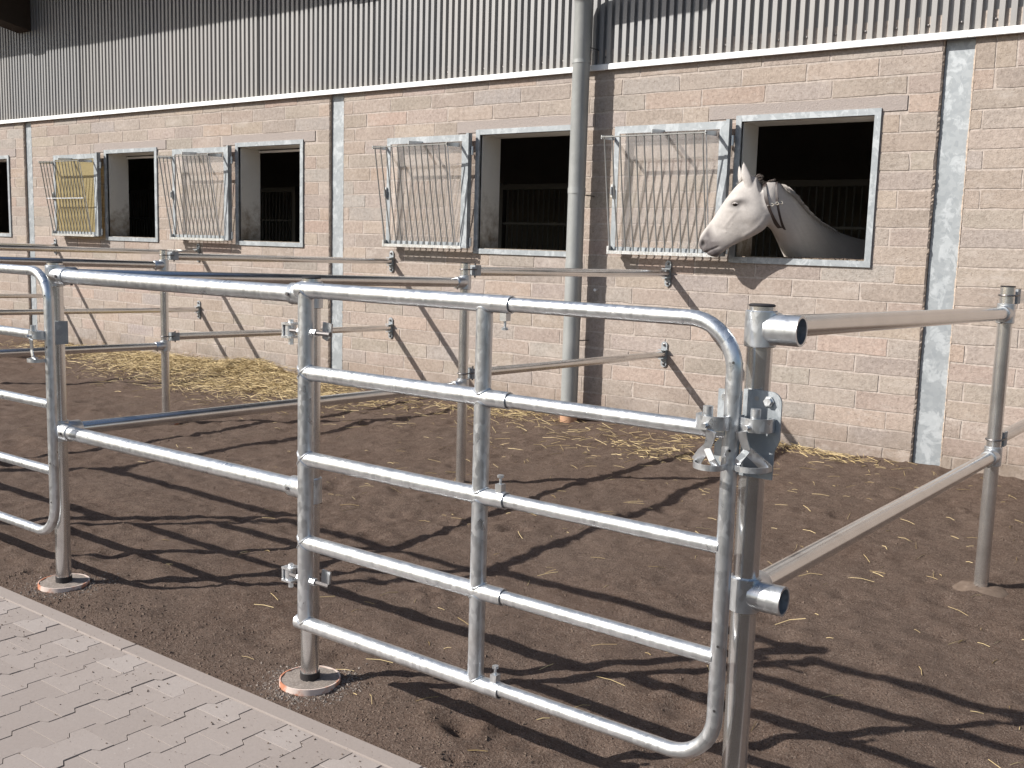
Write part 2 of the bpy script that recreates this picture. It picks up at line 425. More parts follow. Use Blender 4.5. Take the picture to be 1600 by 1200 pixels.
def prism(poly, z0, z1, bev=.0008):
    n = len(poly); cx = sum(p[0] for p in poly)/n; cy = sum(p[1] for p in poly)/n
    ins = []
    for i in range(n):
        p = Vector(poly[i]); a = Vector(poly[i-1]); b = Vector(poly[(i+1) % n])
        n1 = Vector((-(p-a).y, (p-a).x)).normalized(); n2 = Vector((-(b-p).y, (b-p).x)).normalized()
        nn = (n1+n2)
        if nn.length < 1e-4: nn = n1
        nn.normalize(); q = p+nn*bev
        if (q-Vector((cx, cy))).length > (p-Vector((cx, cy))).length: q = p-nn*bev
        ins.append(q)
    vs = [(x, y, z0) for x, y in poly]+[(x, y, z1-bev*1.6) for x, y in poly]+[(q.x, q.y, z1) for q in ins]
    fs = [tuple(range(2*n, 3*n))]
    for r_ in range(2):
        for i in range(n):
            j = (i+1) % n; fs.append((r_*n+i, r_*n+j, (r_+1)*n+j, (r_+1)*n+i))
    m = MB(); m.add(vs, fs); return m
for k in range(-10, 12):
    js = [-6.042+.212*n + (0 if k % 2 == 0 else .106) for n in range(-9, 3)]
    ys = [y for y in js if y < -5.87] + [-5.818]
    for a_, b_ in zip(ys[:-1], ys[1:]):
        mid = (zig(k, a_), a_)
        # keep what the photograph shows and a margin round it
        if a_ < -5.8-(1.2) and mid[0] < -3.5 : continue
        if mid[0] > -3.0 and a_ < -7.0: continue
        dz = rng.uniform(-.0015, .0015)
        pale = (k % 2 == 1 and b_ > -5.83)
        if rng.random() < .01: pale = True
        build(prism(paver_poly(k, a_, b_), .004, PZ+dz), 'paver', 'pale_paver_concrete' if pale else 'paver_concrete', pav, smooth=False)
xs = [-6.35, -4.88, -3.41, -1.94, -.47, 1.0]
for a_, b_ in zip(xs[:-1], xs[1:]):
    build(prism([(a_+.002, -5.8145), (b_-.002, -5.8145), (b_-.002, PAVE_Y), (a_+.002, PAVE_Y)], -.06, PZ+.003, .004), 'kerb_stone', 'kerb_concrete', pav, smooth=False)
# crumbs of soil and dropped grit on the paving and ground
def crumbs(n, fx, name, label, size, mat='soil_crumb'):
    m = MB(); 
    for i in range(n):
        x, y, z = fx(); s_ = size()
        a = rng.uniform(0, 6.28); q = rng.uniform(.5, .95)
        e = [V(math.cos(a+j*2.09+rng.uniform(-.4, .4))*s_*rng.uniform(.7, 1.2), math.sin(a+j*2.09)*s_*rng.uniform(.7, 1.2), rng.uniform(-.3, .2)*s_) for j in range(3)]
        p = V(x, y, z)
        m.add([p+e[0], p+e[1], p+e[2], p+V(rng.uniform(-.3, .3)*s_, rng.uniform(-.3, .3)*s_, s_*q), p-V(0, 0, s_*.6)], [(0,1,3),(1,2,3),(2,0,3),(1,0,4),(2,1,4),(0,2,4)])
    o = build(m, name, mat, org=(0, 0, 0), smooth=False, fix=False); tag(o, label, 'soil', kind='stuff'); return o
def f_pave():
    while True:
        x = rng.uniform(-4.7, -1.7); y = PAVE_Y - abs(rng.gauss(0, .32)) 
        if y > -6.9: return x, y, PZ+.002
crumbs(900, f_pave, 'loose_soil_grit', 'dark grit scattered over the concrete paving', lambda: .0012+.0035*rng.random()**3)
def f_soil():
    u = rng.random()
    if u < .35: y = PAVE_Y + abs(rng.gauss(0, .22)) + .01; x = rng.uniform(-4.6, -1.7)
    else: y = rng.uniform(-5.7, -1.2); x = rng.uniform(-8, .2) if y > -4 else rng.uniform(-5, -.2)
    return x, y, gz0(x, y)
_zi = ZZ
def gz0(x, y):
    i = int(np.searchsorted(gx, x))-1; j = int(np.searchsorted(gy, y))-1
    tx = (x-gx[i])/(gx[i+1]-gx[i]); ty = (y-gy[j])/(gy[j+1]-gy[j])
    return float((_zi[i, j]*(1-tx)+_zi[i+1, j]*tx)*(1-ty)+(_zi[i, j+1]*(1-tx)+_zi[i+1, j+1]*tx)*ty)
crumbs(13000, f_soil, 'soil_crumbs', 'small clods and grains lying on the dark soil', lambda: .0015+.0075*rng.random()**3.2)

# ------------------------------------------------------------------ barn
barn = thing('stable_barn', (-8.0, 0, 0), 'stable barn of pinkish blocks with corrugated cladding and open barred shutters', 'building')
WT = .30
XL, XR = COLS[0]-.4, COLS[-1]+.2
FW = .048
# mortar core with openings
m = MB(); cuts = [XL]
for wx in WIN: cuts += [wx+FW, wx+WW-FW]
for c_ in COLS: cuts += [c_-.107, c_+.107]
cuts.append(XR); cuts.sort()
for i in range(0, len(cuts), 2): m.box(cuts[i], cuts[i+1], .004, WT, -.1, 3.3)
for c_ in COLS: m.box(c_-.107, c_+.107, .06, WT, -.1, 3.3)
for wx in WIN:
    m.box(wx+FW, wx+WW-FW, .004, WT, -.1, ZB+FW); m.box(wx+FW, wx+WW-FW, .004, WT, ZT-FW, 3.3)
wall = build(m, 'block_wall', 'mortar', barn, smooth=False, tint=(.415, .366, .334))
# blocks
CH, Z1 = .1385, .13
def block_mesh(x0, x1, z0, z1):
    m = MB(); g_ = .0038; x0 += g_+rng.uniform(-.001, .003); x1 -= g_+rng.uniform(-.001, .003); z0 += g_+rng.uniform(-.001, .002); z1 -= g_+rng.uniform(-.001, .002)
    if x1-x0 < .02 or z1-z0 < .02: return None
    pr_ = rng.uniform(-.0018, .0004); n = max(1, min(5, int((x1-x0)/.1)))
    pts = [(x0+(x1-x0)*i/n, z0) for i in range(n)]+[(x1, z0+(z1-z0)*.0), (x1, z0+(z1-z0)*.5)]+[(x1-(x1-x0)*i/n, z1) for i in range(n)]+[(x0, z1), (x0, z0+(z1-z0)*.5)]
    cx, cz = (x0+x1)/2, (z0+z1)/2; A, B = [], []
    for (x, z) in pts:
        j = rng.uniform(-.0035, .002) if rng.random() > .06 else -rng.uniform(.004, .012)
        dx = (1 if x > cx else -1); dz = (1 if z > cz else -1)
        x_ = x+dx*j*(1 if abs(x-cx) > (x1-x0)*.49 else 0); z_ = z+dz*j*(1 if abs(z-cz) > (z1-z0)*.4 else 0)
        A.append((x_, .012, z_)); k_ = rng.uniform(.001, .003)
        B.append((x_-dx*k_*(1 if abs(x-cx) > (x1-x0)*.49 else 0), -pr_+rng.uniform(-.0006, .0006), z_-dz*k_*(1 if abs(z-cz) > (z1-z0)*.4 else 0)))
    N = len(A); m.add(A+B, [tuple(range(N, 2*N))]+[(i, (i+1) % N, N+(i+1) % N, N+i) for i in range(N)])
    return m
BT = [(.345, .298, .264), (.340, .293, .262), (.336, .286, .254), (.350, .294, .254), (.334, .292, .266), (.345, .288, .254)]
blocks = []
def bays():
    ed = [XL]
    for c_ in COLS: ed += [c_-.105, c_+.105]
    ed.append(XR)
    return [(ed[i], ed[i+1]) for i in range(0, len(ed), 2) if ed[i+1]-ed[i] > .15]
for (bx0, bx1) in bays():
    for k in range(-1, 23):
        z0 = Z1+CH*k; z1 = z0+CH
        if z0 > 3.12: continue
        if bx0 > -2.2 and z0 > 2.87:
            if z0 < 2.95:
                x = bx0
                while x < bx1-.05:
                    blocks.append((x, min(x+.139, bx1), 2.9, 3.16)); x += .139
            continue
        holes = []
        for wx in WIN:
            if z1 > ZB+.03 and z0 < ZT-.05 : holes.append((wx, wx+WW))
            elif 2.6 < z0 < 2.7: holes.append((wx-.25, wx+WW+.185))
        off = (.155 if k % 2 == 0 else .36)+vn[0](k*3.7+.5, bx0)*.12
        xs = [bx0]; n = math.ceil((bx0-off)/.55)
        while off+n*.55 < bx1:
            xx = off+n*.55+rng.uniform(-.012, .012)
            if xx-xs[-1] > .07 and bx1-xx > .07: xs.append(xx)
            n += 1
        xs.append(bx1)
        for a_, b_ in zip(xs[:-1], xs[1:]):
            segs = [(a_, b_)]
            for h0, h1 in holes:
                ns = []
                for s0, s1 in segs:
                    if h1 <= s0 or h0 >= s1: ns.append((s0, s1))
                    else:
                        if h0-s0 > .04: ns.append((s0, h0))
                        if s1-h1 > .04: ns.append((h1, s1))
                segs = ns
            for s0, s1 in segs: blocks.append((s0, s1, z0, z1))
def tcol():
    c_ = list(rng.choice(BT)); f_ = rng.uniform(.90, 1.07)
    u = rng.random()
    if u < .09: c_ = [.335, .302, .282]
    elif u < .17: c_ = [.372, .298, .256]
    elif u < .22: c_ = [.355, .29, .25]
    return tuple(min(.62, q*f_*rng.uniform(.98, 1.02)) for q in c_)
def vis(b_):
    cx = (b_[0]+b_[1])/2; cz = (b_[2]+b_[3])/2
    if not (-15.6 < cx < -1.32) or b_[3] < -.0 or b_[2] > 3.11: return -1
    d_ = (Vector((cx, 0, cz))-CAM); return (b_[1]-b_[0])*(b_[3]-b_[2])*abs(d_.y)/d_.length**3
order = sorted(range(len(blocks)), key=lambda i: -vis(blocks[i])); big = set(i for i in order[:300] if vis(blocks[i]) > 0)
rest = MB(); rt = []
for i, b_ in enumerate(blocks):
    bm_ = block_mesh(*b_)
    if bm_ is None: continue
    if i in big: build(bm_, 'block', 'pumice_block', wall, smooth=False, tint=tcol(), fix=False)
    else:
        rest.add(bm_.v, bm_.f); rt += [tcol()]*len(bm_.v)
ro = build(rest, 'blockwork', 'pumice_block', barn, smooth=False, tint=rt, fix=False); tag(ro, kind='stuff')
# lintels, frames, reveals
for wi, wx in enumerate(WIN):
    x0, x1 = wx-.245, wx+WW+.18
    n = 12; A = [(x0+(x1-x0)*i/n, 2.648+rng.uniform(-.002, .002)) for i in range(n+1)]+[(x1-(x1-x0)*i/n, 2.757+rng.uniform(-.003, .003)) for i in range(n+1)]
    build(MB().extrude(A, -.004, .02), 'lintel', 'concrete_lintel', barn, smooth=False)
    f = MB(); yo, yi = -.016, .022
    f.box(wx, wx+FW, yo, yi, ZB, ZT); f.box(wx+WW-FW, wx+WW, yo, yi, ZB, ZT)
    f.box(wx+FW, wx+WW-FW, yo+.001, yi, ZT-FW, ZT); f.box(wx+FW, wx+WW-FW, yo+.001, yi, ZB, ZB+FW)
    fr = build(f, 'window_frame', 'spangled_zinc', barn, smooth=False)
    e = .006; r_ = MB(); a, b = wx+FW, wx+WW-FW; zb, zt = ZB+FW, ZT-FW
    r_.box(a-.02, a+e, yi+.001, WT+.01, zb, zt); r_.box(b-e, b+.02, yi+.001, WT+.01, zb, zt)
    r_.box(a+e, b-e, yi+.001, WT+.01, zt-e, zt+.02); r_.box(a+e, b-e, yi+.001, WT+.01, zb-.02, zb+e)
    build(r_, 'window_reveal', 'stained_plaster', barn, smooth=False)
    if wi in (1, 2): build(MB().box(a+.02, b-.02, WT-.02, WT+.005, zt-.045, zt-.02), 'inner_top_bar', 'white_flashing', barn, smooth=False)  # thin white bar along the inner top edge of the opening
# columns
for cx in COLS:
    m = MB().box(cx-.10, cx+.10, .032, .046, -.1, 3.2); m.box(cx-.006, cx+.006, .047, .25, -.1, 3.2)
    build(m, 'steel_column', 'spangled_zinc', barn, smooth=False)
    # ragged mortar edges either side of the flange
    e = MB()
    for sx in (-1, 1):
        n = 230; A, B = [], []
        for i in range(n+1):
            z = -.05+3.2*i/n; w_ = .002+.010*max(0, vn[2](z*7.2+cx*3, sx*5.5)+.1)+.007*max(0, vn[3](z*31+cx, sx*9.5))+.0035*rng.random()*(1 if rng.random() < .4 else .3)
            A.append((cx+sx*.112, -.001, z)); B.append((cx+sx*(.106-w_), .004+.012*rng.random(), z))
        Cc = [(cx+sx*.112, .06, z) for (_, _, z) in A]; D = [(b_[0]+sx*.002, .055, b_[2]) for b_ in B]
        vs = A+B+D; N = n+1
        fs = [(i, i+1, N+i+1, N+i) for i in range(n)]+[(N+i, N+i+1, 2*N+i+1, 2*N+i) for i in range(n)]
        e.add(vs, fs)
    build(e, 'mortar_edge', 'mortar', barn, smooth=False, tint=(.40, .33, .275))
# cladding sheets, twelve ribs each
PIT = .0755; NR = 12
def sheet(x0, dy):
    prof = []
    for i in range(NR):
        b_ = x0+i*PIT+rng.uniform(-.0012, .0012); h_ = -.030+rng.uniform(-.0015, .0015); w_ = rng.uniform(-.001, .001); prof += [(b_, h_), (b_+.038+w_, h_), (b_+.043+w_, .004), (b_+.069, .004)]
    prof.append((x0+NR*PIT+.003, -.030)); m = MB(); n = len(prof)
    vs = [(x, y+dy, 3.155) for x, y in prof]+[(x, y+dy, 5.35) for x, y in prof]
    m.add(vs, [(i, i+1, n+i+1, n+i) for i in range(n-1)]); return m
x = XL; q = 0
while x < XR-.3:
    build(sheet(x, .004+(q % 2)*.002+rng.uniform(-.003, .003)), 'cladding_sheet', 'corrugated_cladding', barn, smooth=False, fix=False)
    x += NR*PIT; q += 1
CXR = x
sc = MB(); x = XL
while x < CXR-.2:
    for z in (3.235,):
        sc.sweep([(x+.056, .004, z), (x+.056, -.004, z), (x+.056, -.006, z)], [.009, .009, .004], 8)
    x += PIT*3
tag(build(sc, 'cladding_screws', 'dark_bolt', barn), kind='stuff')
build(MB().box(XL, CXR, .03, .10, 3.14, 5.35), 'wall_lining', 'dark_interior', barn, smooth=False)
# drip flashing in lengths
jx = [XL, -17.96, -13.96, -9.96, -5.96, -1.985, 2.0, CXR]
for a_, b_ in zip(jx[:-1], jx[1:]):
    pf = [(.03, 3.174), (-.036, 3.171), (-.044, 3.165), (-.045, 3.122), (-.040, 3.118), (-.036, 3.126), (.003, 3.130)]
    m = MB(); n = len(pf); vs = [(a_+.0015, y, z) for y, z in pf]+[(b_-.0015, y, z) for y, z in pf]
    m.add(vs, [(i, (i+1) % n, n+(i+1) % n, n+i) for i in range(n)]+[tuple(range(n)), tuple(range(2*n-1, n-1, -1))])
    build(m, 'drip_flashing', 'white_flashing', barn, smooth=False)
# roof overhang with gutter and knee braces
OV, ZE = 1.30, 5.246
m = MB(); m.add([(XL-.5, -OV, ZE), (CXR+.5, -OV, ZE), (CXR+.5, 9.2, ZE+3.2), (XL-.5, 9.2, ZE+3.2), (XL-.5, -OV, ZE+.12), (CXR+.5, -OV, ZE+.12), (CXR+.5, 9.2, ZE+3.32), (XL-.5, 9.2, ZE+3.32)],
    [(0,3,2,1),(4,5,6,7),(0,1,5,4),(1,2,6,5),(2,3,7,6),(3,0,4,7)])
build(m, 'roof', 'dark_timber', barn, smooth=False)
for cx in COLS:
    m = MB(); d1 = Vector((0, -1.0, .665)).normalized(); up_ = Vector((0, .554, .833))
    c0 = Vector((cx+.02, -.03, 4.36)); 
    poly = [(-.030, 4.345), (-.47, 4.425), (-.47, 5.22), (-.030, 5.22)]
    n = 4; vs = [(cx-.09, y, z) for y, z in poly]+[(cx+.245, y, z) for y, z in poly]
    m.add(vs, [tuple(range(n)), tuple(range(2*n-1, n-1, -1))]+[(i, (i+1) % n, n+(i+1) % n, n+i) for i in range(n)])
    build(m, 'knee_brace', 'dark_timber', barn, smooth=False)
# downpipe
px, py, pr_ = -5.135, -.165, .076
dp = build(MB().sweep([(px, py, .14), (px, py, 1.40), (px, py, 3.66), (px+.002, py-.02, 3.72), (px+.005, py-.08, 3.80), (px+.02, py-1.05, 4.75), (px+.02, py-1.09, 4.83), (px+.02, py-1.1, 5.1)], pr_, 28), 'downpipe', 'zinc_pipe', barn)
for z, hh in ((2.075, .05), (1.42, .05), (3.18, .03)): build(MB().pipe((px, py, z-hh/2), (px, py, z+hh/2), pr_+.004, .005, 28), 'pipe_collar', 'zinc_pipe', dp)
build(MB().sweep([(px, py, -.06), (px, py, .10), (px, py, .105), (px, py, .165), (px, py, .168)], [.079, .079, .088, .088, .082], 28), 'drain_socket', 'orange_plastic_pipe', dp)
for z in (2.04, 3.3, .75): build(MB().cyl((px+.07, py, z), (px+.08, 0, z-.005), .005, 8), 'pipe_bracket', 'dark_bolt', dp)
build(MB().sweep([(-4.989, .0, 1.205), (-4.99, -.035, 1.205)], [.006, .014], 10), 'wall_screw', 'white_flashing', barn)
# inside of the stable
m = MB(); m.box(XL, XR, 6.5, 6.6, 0, 7.9); m.box(XL-.1, XL, .3, 6.6, 0, 7.5); m.box(XR, XR+.1, .3, 6.6, 0, 7.5); m.box(XL, XR, .3, 6.5, 3.6, 3.7)
m.box(XL-.1, XL, -.0, .3, -.1, 5.4); m.box(XR, XR+.1, 0, .3, -.1, 5.4)
build(m, 'inner_wall', 'dark_interior', barn, smooth=False)
build(MB().box(XL, XR, .29, 6.5, -.1, .01), 'stable_floor', 'dark_interior', org=(0, 0, 0), smooth=False)
tag(bpy.data.objects['stable_floor'], 'dark floor inside the stable', 'floor', kind='structure')
# stall fronts with bars across the aisle and partitions between stalls
for i, (xa, xb, lab) in enumerate(((-20.6, -12.9, 'dark barred stall front seen through the two windows at the left'), (-12.8, -8.9, 'dark barred stall front glimpsed at the left of the window beside the downpipe'),
                                   (-8.8, -5.6, 'dark barred stall front filling the window beside the downpipe'), (-5.5, -1.6, 'dark barred stall front behind the white horse'))):
    g_ = thing('stall_front', ((xa+xb)/2, 3.5, 0), lab, 'stall', 'stall fronts inside the barn')
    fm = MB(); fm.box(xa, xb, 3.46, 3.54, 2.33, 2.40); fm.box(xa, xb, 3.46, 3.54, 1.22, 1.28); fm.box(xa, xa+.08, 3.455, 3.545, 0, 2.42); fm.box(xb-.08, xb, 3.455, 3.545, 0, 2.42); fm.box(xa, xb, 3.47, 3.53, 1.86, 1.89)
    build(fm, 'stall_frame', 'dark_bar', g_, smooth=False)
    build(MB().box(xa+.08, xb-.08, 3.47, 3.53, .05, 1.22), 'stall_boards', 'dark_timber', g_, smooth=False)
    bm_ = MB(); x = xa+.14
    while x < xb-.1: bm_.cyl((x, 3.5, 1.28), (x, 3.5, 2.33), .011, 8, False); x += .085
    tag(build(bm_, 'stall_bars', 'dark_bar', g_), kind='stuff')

# ------------------------------------------------------------------ window shutters with feed basket grilles
def shutter(wx, yellow):
    x0, x1 = wx-1.085, wx-.012; z0, z1 = 1.545, 2.622; yb, yf_ = -.055, -.105
    root = build(MB().box(x0, x1, yf_, yf_+.004, z1-.062, z1), 'window_shutter', 'spangled_zinc', barn, smooth=False)
    f = MB(); f.box(x0, x0+.048, yf_, yf_+.005, z0, z1-.062); f.box(x1-.085, x1-.03, yf_, yf_+.005, z0, z1-.062); f.box(x0+.048, x1-.085, yf_, yf_+.005, z0, z0+.05)
    f.box(x0, x0+.005, yf_+.005, yb, z0, z1); f.box(x0+.005, x1-.005, yf_+.005, yb, z1-.005, z1); f.box(x0+.005, x1-.005, yf_+.005, yb, z0, z0+.005)
    build(f, 'leaf_frame', 'spangled_zinc', root, smooth=False)
    f = MB(); f.box(x1-.030, x1, yf_-.006, yb, z0-.005, z1+.012)
    build(f, 'hinge_stile', 'spangled_zinc', root, smooth=False)
    for z in (2.47, 1.60):
        h = MB().sweep([(x1+.014, -.068, z-.042), (x1+.014, -.068, z-.04), (x1+.014, -.068, z+.04), (x1+.014, -.068, z+.042)], [.008, .014, .014, .008], 14)
        build(h, 'hinge', 'galvanised_steel', root)
    pn = MB().box(x0+.03, x1-.06, yf_+.007, yf_+.013, z0+.03, z1-.04)
    build(pn, 'pane', 'yellow_fibreglass' if yellow else 'clear_acrylic', root, smooth=False)
    # basket: bottom angle, top bar on arms, leaning bars
    xa, xb = x0+.02, x1-.135; zt_, yt = 2.515, -.31; zb_, ybm = 1.572, -.135
    m = MB(); m.box(x0-.004, x1-.04, -.150, yf_-.001, z0-.012, z0-.006); m.box(x0-.004, x1-.04, -.150, -.145, z0-.006, z0+.016)
    m.box(x0-.008, x0+.012, -.152, yf_-.001, z0-.014, z0+.055)
    build(m, 'basket_sill', 'galvanised_steel', root, smooth=False)
    build(MB().box(xa-.03, xb+.03, yt-.004, yt+.024, zt_-.004, zt_+.004), 'basket_top_bar', 'weathered_bar', root, smooth=False)
    for xe in (xa-.026, xb+.026, (xa+xb)/2):
        ze = zt_ if xe != (xa+xb)/2 else zt_+.03
        m = MB(); m.add([(xe-.003, yt, ze-.016), (xe+.003, yt, ze-.016), (xe+.003, yt, ze+.016), (xe-.003, yt, ze+.016), (xe-.003, yf_-.001, ze-.01), (xe+.003, yf_-.001, ze-.01), (xe+.003, yf_-.001, ze+.03), (xe-.003, yf_-.001, ze+.03)],
            [(0,3,2,1),(4,5,6,7),(0,1,5,4),(1,2,6,5),(2,3,7,6),(3,0,4,7)])
        build(m, 'basket_arm', 'galvanised_steel', root, smooth=False)
    n = 13
    for i in range(n):
        x = xa+(xb-xa)*i/(n-1)
        b = MB().sweep([(x, yt+.008, zt_+.012), (x, yt+.012, zt_-.03), (x+rng.uniform(-.004, .004), (yt+ybm)/2-.004, (zt_+zb_)/2), (x, ybm, zb_), (x, ybm-.002, zb_-.025)], .0062, 8)
        build(b, 'bar', 'weathered_bar', root)
    for sx in (x0+.012, x1-.11):
        build(MB().cyl((sx, -.14, z0+.02), (sx, yt+.02, zt_-.01), .005, 8), 'basket_side', 'galvanised_steel', root)
    if yellow: build(MB().cyl((xa, -.225, 2.035), (xb, -.225, 2.035), .006, 8), 'cross_bar', 'galvanised_steel', root)
    k = MB().box(x0-.006, x0+.012, yf_-.02, yf_-.0005, 2.02, 2.13); k.cyl((x0+.003, yf_-.03, 2.04), (x0+.003, yf_-.03, 2.11), .008, 8)
    build(k, 'catch', 'galvanised_steel', root)
for i, wx in enumerate(WIN):
    if i: shutter(wx, i == 1)

# ------------------------------------------------------------------ fence
RP, RR = .0325, .030
def tee_sleeve(parent, c, dirs, mat='galvanised_steel', h=.045, openend=None):
    """cast fitting: sleeve round the post with sockets"""
    c = Vector(c); m = MB(); m.sweep([c+V(0,0,-h), c+V(0,0,-h+.002), c+V(0,0,h-.002), c+V(0,0,h)], [RP+.005, RP+.0075, RP+.0075, RP+.005], 26)
    for d_ in dirs:
        d_ = Vector(d_); m.sweep([c+d_*.01, c+d_*.092, c+d_*.096], [RR+.0078, RR+.0075, RR+.005], 26)
    o = build(m, 'tee_fitting', mat, parent)
    sc = MB()
    for d_ in dirs:
        d_ = Vector(d_); p = c+d_*.075; s_ = Vector((0, 0, -1)) if abs(d_.y) > .5 else Vector((0, -1, 0)); sc.cyl(p+s_*(RR+.004), p+s_*(RR+.014), .006, 8)
    build(sc, 'set_screw', 'dark_bolt', o)
    if openend:
        d_ = Vector(openend); w_ = build(MB().pipe(c+d_*.02, c+d_*.105, RR+.008, .006, 28), 'open_socket', mat, o)
    return o
def footing(parent, x, y, r=.108, kind='ring'):
    z = gz(x, y)
    if kind == 'ring':
        h = max(.030, z+.016)
        build(MB().pipe((x, y, -.12), (x, y, h), r, .005, 40), 'footing_ring', 'drain_ring', parent)
        m = MB(); n = 30; rings = [(r-.006, h-.003), (r*.7, h-.002), (r*.4, h-.001), (.0, h)]
        vs = []; 
        for rr, zz in rings[:-1]:
            for k in range(n):
                a = 2*math.pi*k/n; vs.append((x+rr*math.cos(a), y+rr*math.sin(a), zz+rng.uniform(-.003, .003)))
        vs.append((x, y, h)); fs = []
        for j in range(2):
            for k in range(n): fs.append((j*n+k, j*n+(k+1) % n, (j+1)*n+(k+1) % n, (j+1)*n+k))
        fs += [(2*n+k, 2*n+(k+1) % n, 3*n) for k in range(n)]
        m.add(vs, fs); build(m, 'footing', 'footing_concrete', parent)
        build(MB().cyl((x, y, h-.01), (x, y, h+.024), RP+.0025, 24), 'rubber_boot', 'black_rubber', parent)
    else:
        m = MB(); n = 28; vs = [(x, y, z+.012)]
        for rr, zz in ((.05, .012), (.085, .007), (.12, -.02)):
            for k in range(n):
                a = 2*math.pi*k/n; q = rr*(1+.35*vn[3](math.cos(a)*1.5+x*5, math.sin(a)*1.5+3)); vs.append((x+q*math.cos(a)*1.15, y+q*math.sin(a), z+zz+rng.uniform(-.004, .004)))
        fs = [(0, 1+k, 1+(k+1) % n) for k in range(n)]
        for j in range(2):
            for k in range(n): fs.append((1+j*n+k, 1+j*n+(k+1) % n, 1+(j+1)*n+(k+1) % n, 1+(j+1)*n+k))
        m.add(vs, fs); build(m, 'footing', 'soil_crumb', parent, fix=False)
def post(x, y, h, label, tube, group='galvanised fence posts', foot='ring'):
    p = thing('fence_post', (x, y, 0), label, 'post', group)
    build(MB().pipe((x, y, -.1), (x, y, h), RP, .003, 28), 'post_tube', tube, p)
    build(MB().sweep([(x, y, h-.004), (x, y, h+.003), (x, y, h+.006)], [RP-.0028, RP+.001, RP-.003], 24), 'end_cap', 'black_rubber', p)
    footing(p, x, y, kind=foot); return p
ZTOP, ZLOW = 1.395, .716
p0 = post(P0, YF, 1.45, 'galvanised front post where the left gate meets the plain double rail panel', 'bright_steel_tube')
p1 = post(P1, YF, 1.45, 'galvanised front post carrying the hinges of the right gate', 'bright_steel_tube')
p2 = post(P2, YF, 1.45, 'galvanised front post with latch plate and two open sockets', 'bright_steel_tube')
X1B = P1-3.11
p1b = post(X1B, YF, 1.45, 'galvanised front post at the hinge end of the left gate', 'bright_steel_tube')
p0b = post(PA, YF, 1.45, 'galvanised front post farthest left in the front row', 'bright_steel_tube')
E_, N_ = (1, 0, 0), (0, 1, 0); W_ = (-1, 0, 0)
for p, x, z in ((p0, P0, ZTOP), (p0, P0, ZLOW), (p0b, PA, ZTOP), (p0b, PA, ZLOW)): tee_sleeve(p, (x, YF, z), (E_, N_))
for z in (ZTOP, ZLOW):
    tee_sleeve(p1, (P1, YF, z), (W_,)); tee_sleeve(p1b, (X1B, YF, z), (W_,)); tee_sleeve(p2, (P2, YF, z), (N_,), openend=E_)
pA = post(PA, YM, 1.456, 'galvanised middle post standing before the straw heap at the left', 'bright_steel_tube', foot='ring')
pB = post(P0, YM, 1.456, 'galvanised middle post left of the downpipe', 'bright_steel_tube', foot='rough')
pC = post(P2, YM, 1.456, 'galvanised middle post at the right edge with loose gravel footing', 'bright_steel_tube', foot='rough')
ZMT, ZML = 1.335, .662
def clamp(parent, x, y, z):
    o = build(MB().obox((x, y+.062, z), (.026, 0, 0), (0, .004, 0), (0, 0, .034)), 'clamp_plate', 'spangled_zinc', parent, smooth=False)
    for sx in (-.030, .030): build(MB().obox((x+sx, y+.09, z), (.003, 0, 0), (0, .032, 0), (0, 0, .034)), 'clamp_cheek', 'spangled_zinc', o, smooth=False)
    pts = [(x+.036*math.cos(a), y+.036*math.sin(a), z+.006) for a in [math.pi*(1.0+i/14) for i in range(15)]]
    pts = [(x-.036, y+.075, z+.006)]+pts+[(x+.036, y+.075, z+.006)]
    build(MB().sweep(pts, .004, 8), 'u_bolt', 'dark_bolt', o)
    build(MB().cyl((x, y+.1, z-.048), (x, y+.1, z+.046), .006, 8), 'clamp_bolt', 'dark_bolt', o)
for p, x in ((pA, PA), (pB, P0), (pC, P2)):
    for z in (ZMT, ZML): tee_sleeve(p, (x, YM, z), ((0, -1, 0),))
    clamp(p, x, YM, 1.412); clamp(p, x, YM, .735)
def rail(a, b, label, group):
    a, b = Vector(a), Vector(b); r_ = thing('fence_rail', a, label, 'rail', group)
    build(MB().sweep([a, a+(b-a)*.5, b], RR, 26), 'rail_tube', 'bright_steel_tube', r_)
    return r_
gF, gS, gW = 'rails of the front row', 'rails between front and middle posts', 'rails between middle posts and the wall'
for (xa, xb, nm) in ((P0, P1, 'plain panel left of the right gate'), (PA, X1B, 'panel beyond the left gate')):
    for z, s_ in ((ZTOP, 'upper'), (ZLOW, 'lower')):
        r_ = thing('fence_rail', (xa, YF, z), f'{s_} galvanised front rail of the {nm}', 'rail', gF)
        build(MB().sweep([(xa+.05, YF, z), (xb-.03, YF, z)], .0305, 26), 'rail_tube', 'galvanised_steel', r_)
for x, nm in ((PA, 'left'), (P0, 'middle'), (P2, 'right')):
    for (za, zb, s_) in ((ZTOP, ZMT, 'upper'), (ZLOW, ZML, 'lower')):
        rail((x, YF+.05, za), (x, YM-.05, zb), f'{s_} steel rail of the {nm} partition from front post to middle post', gS)
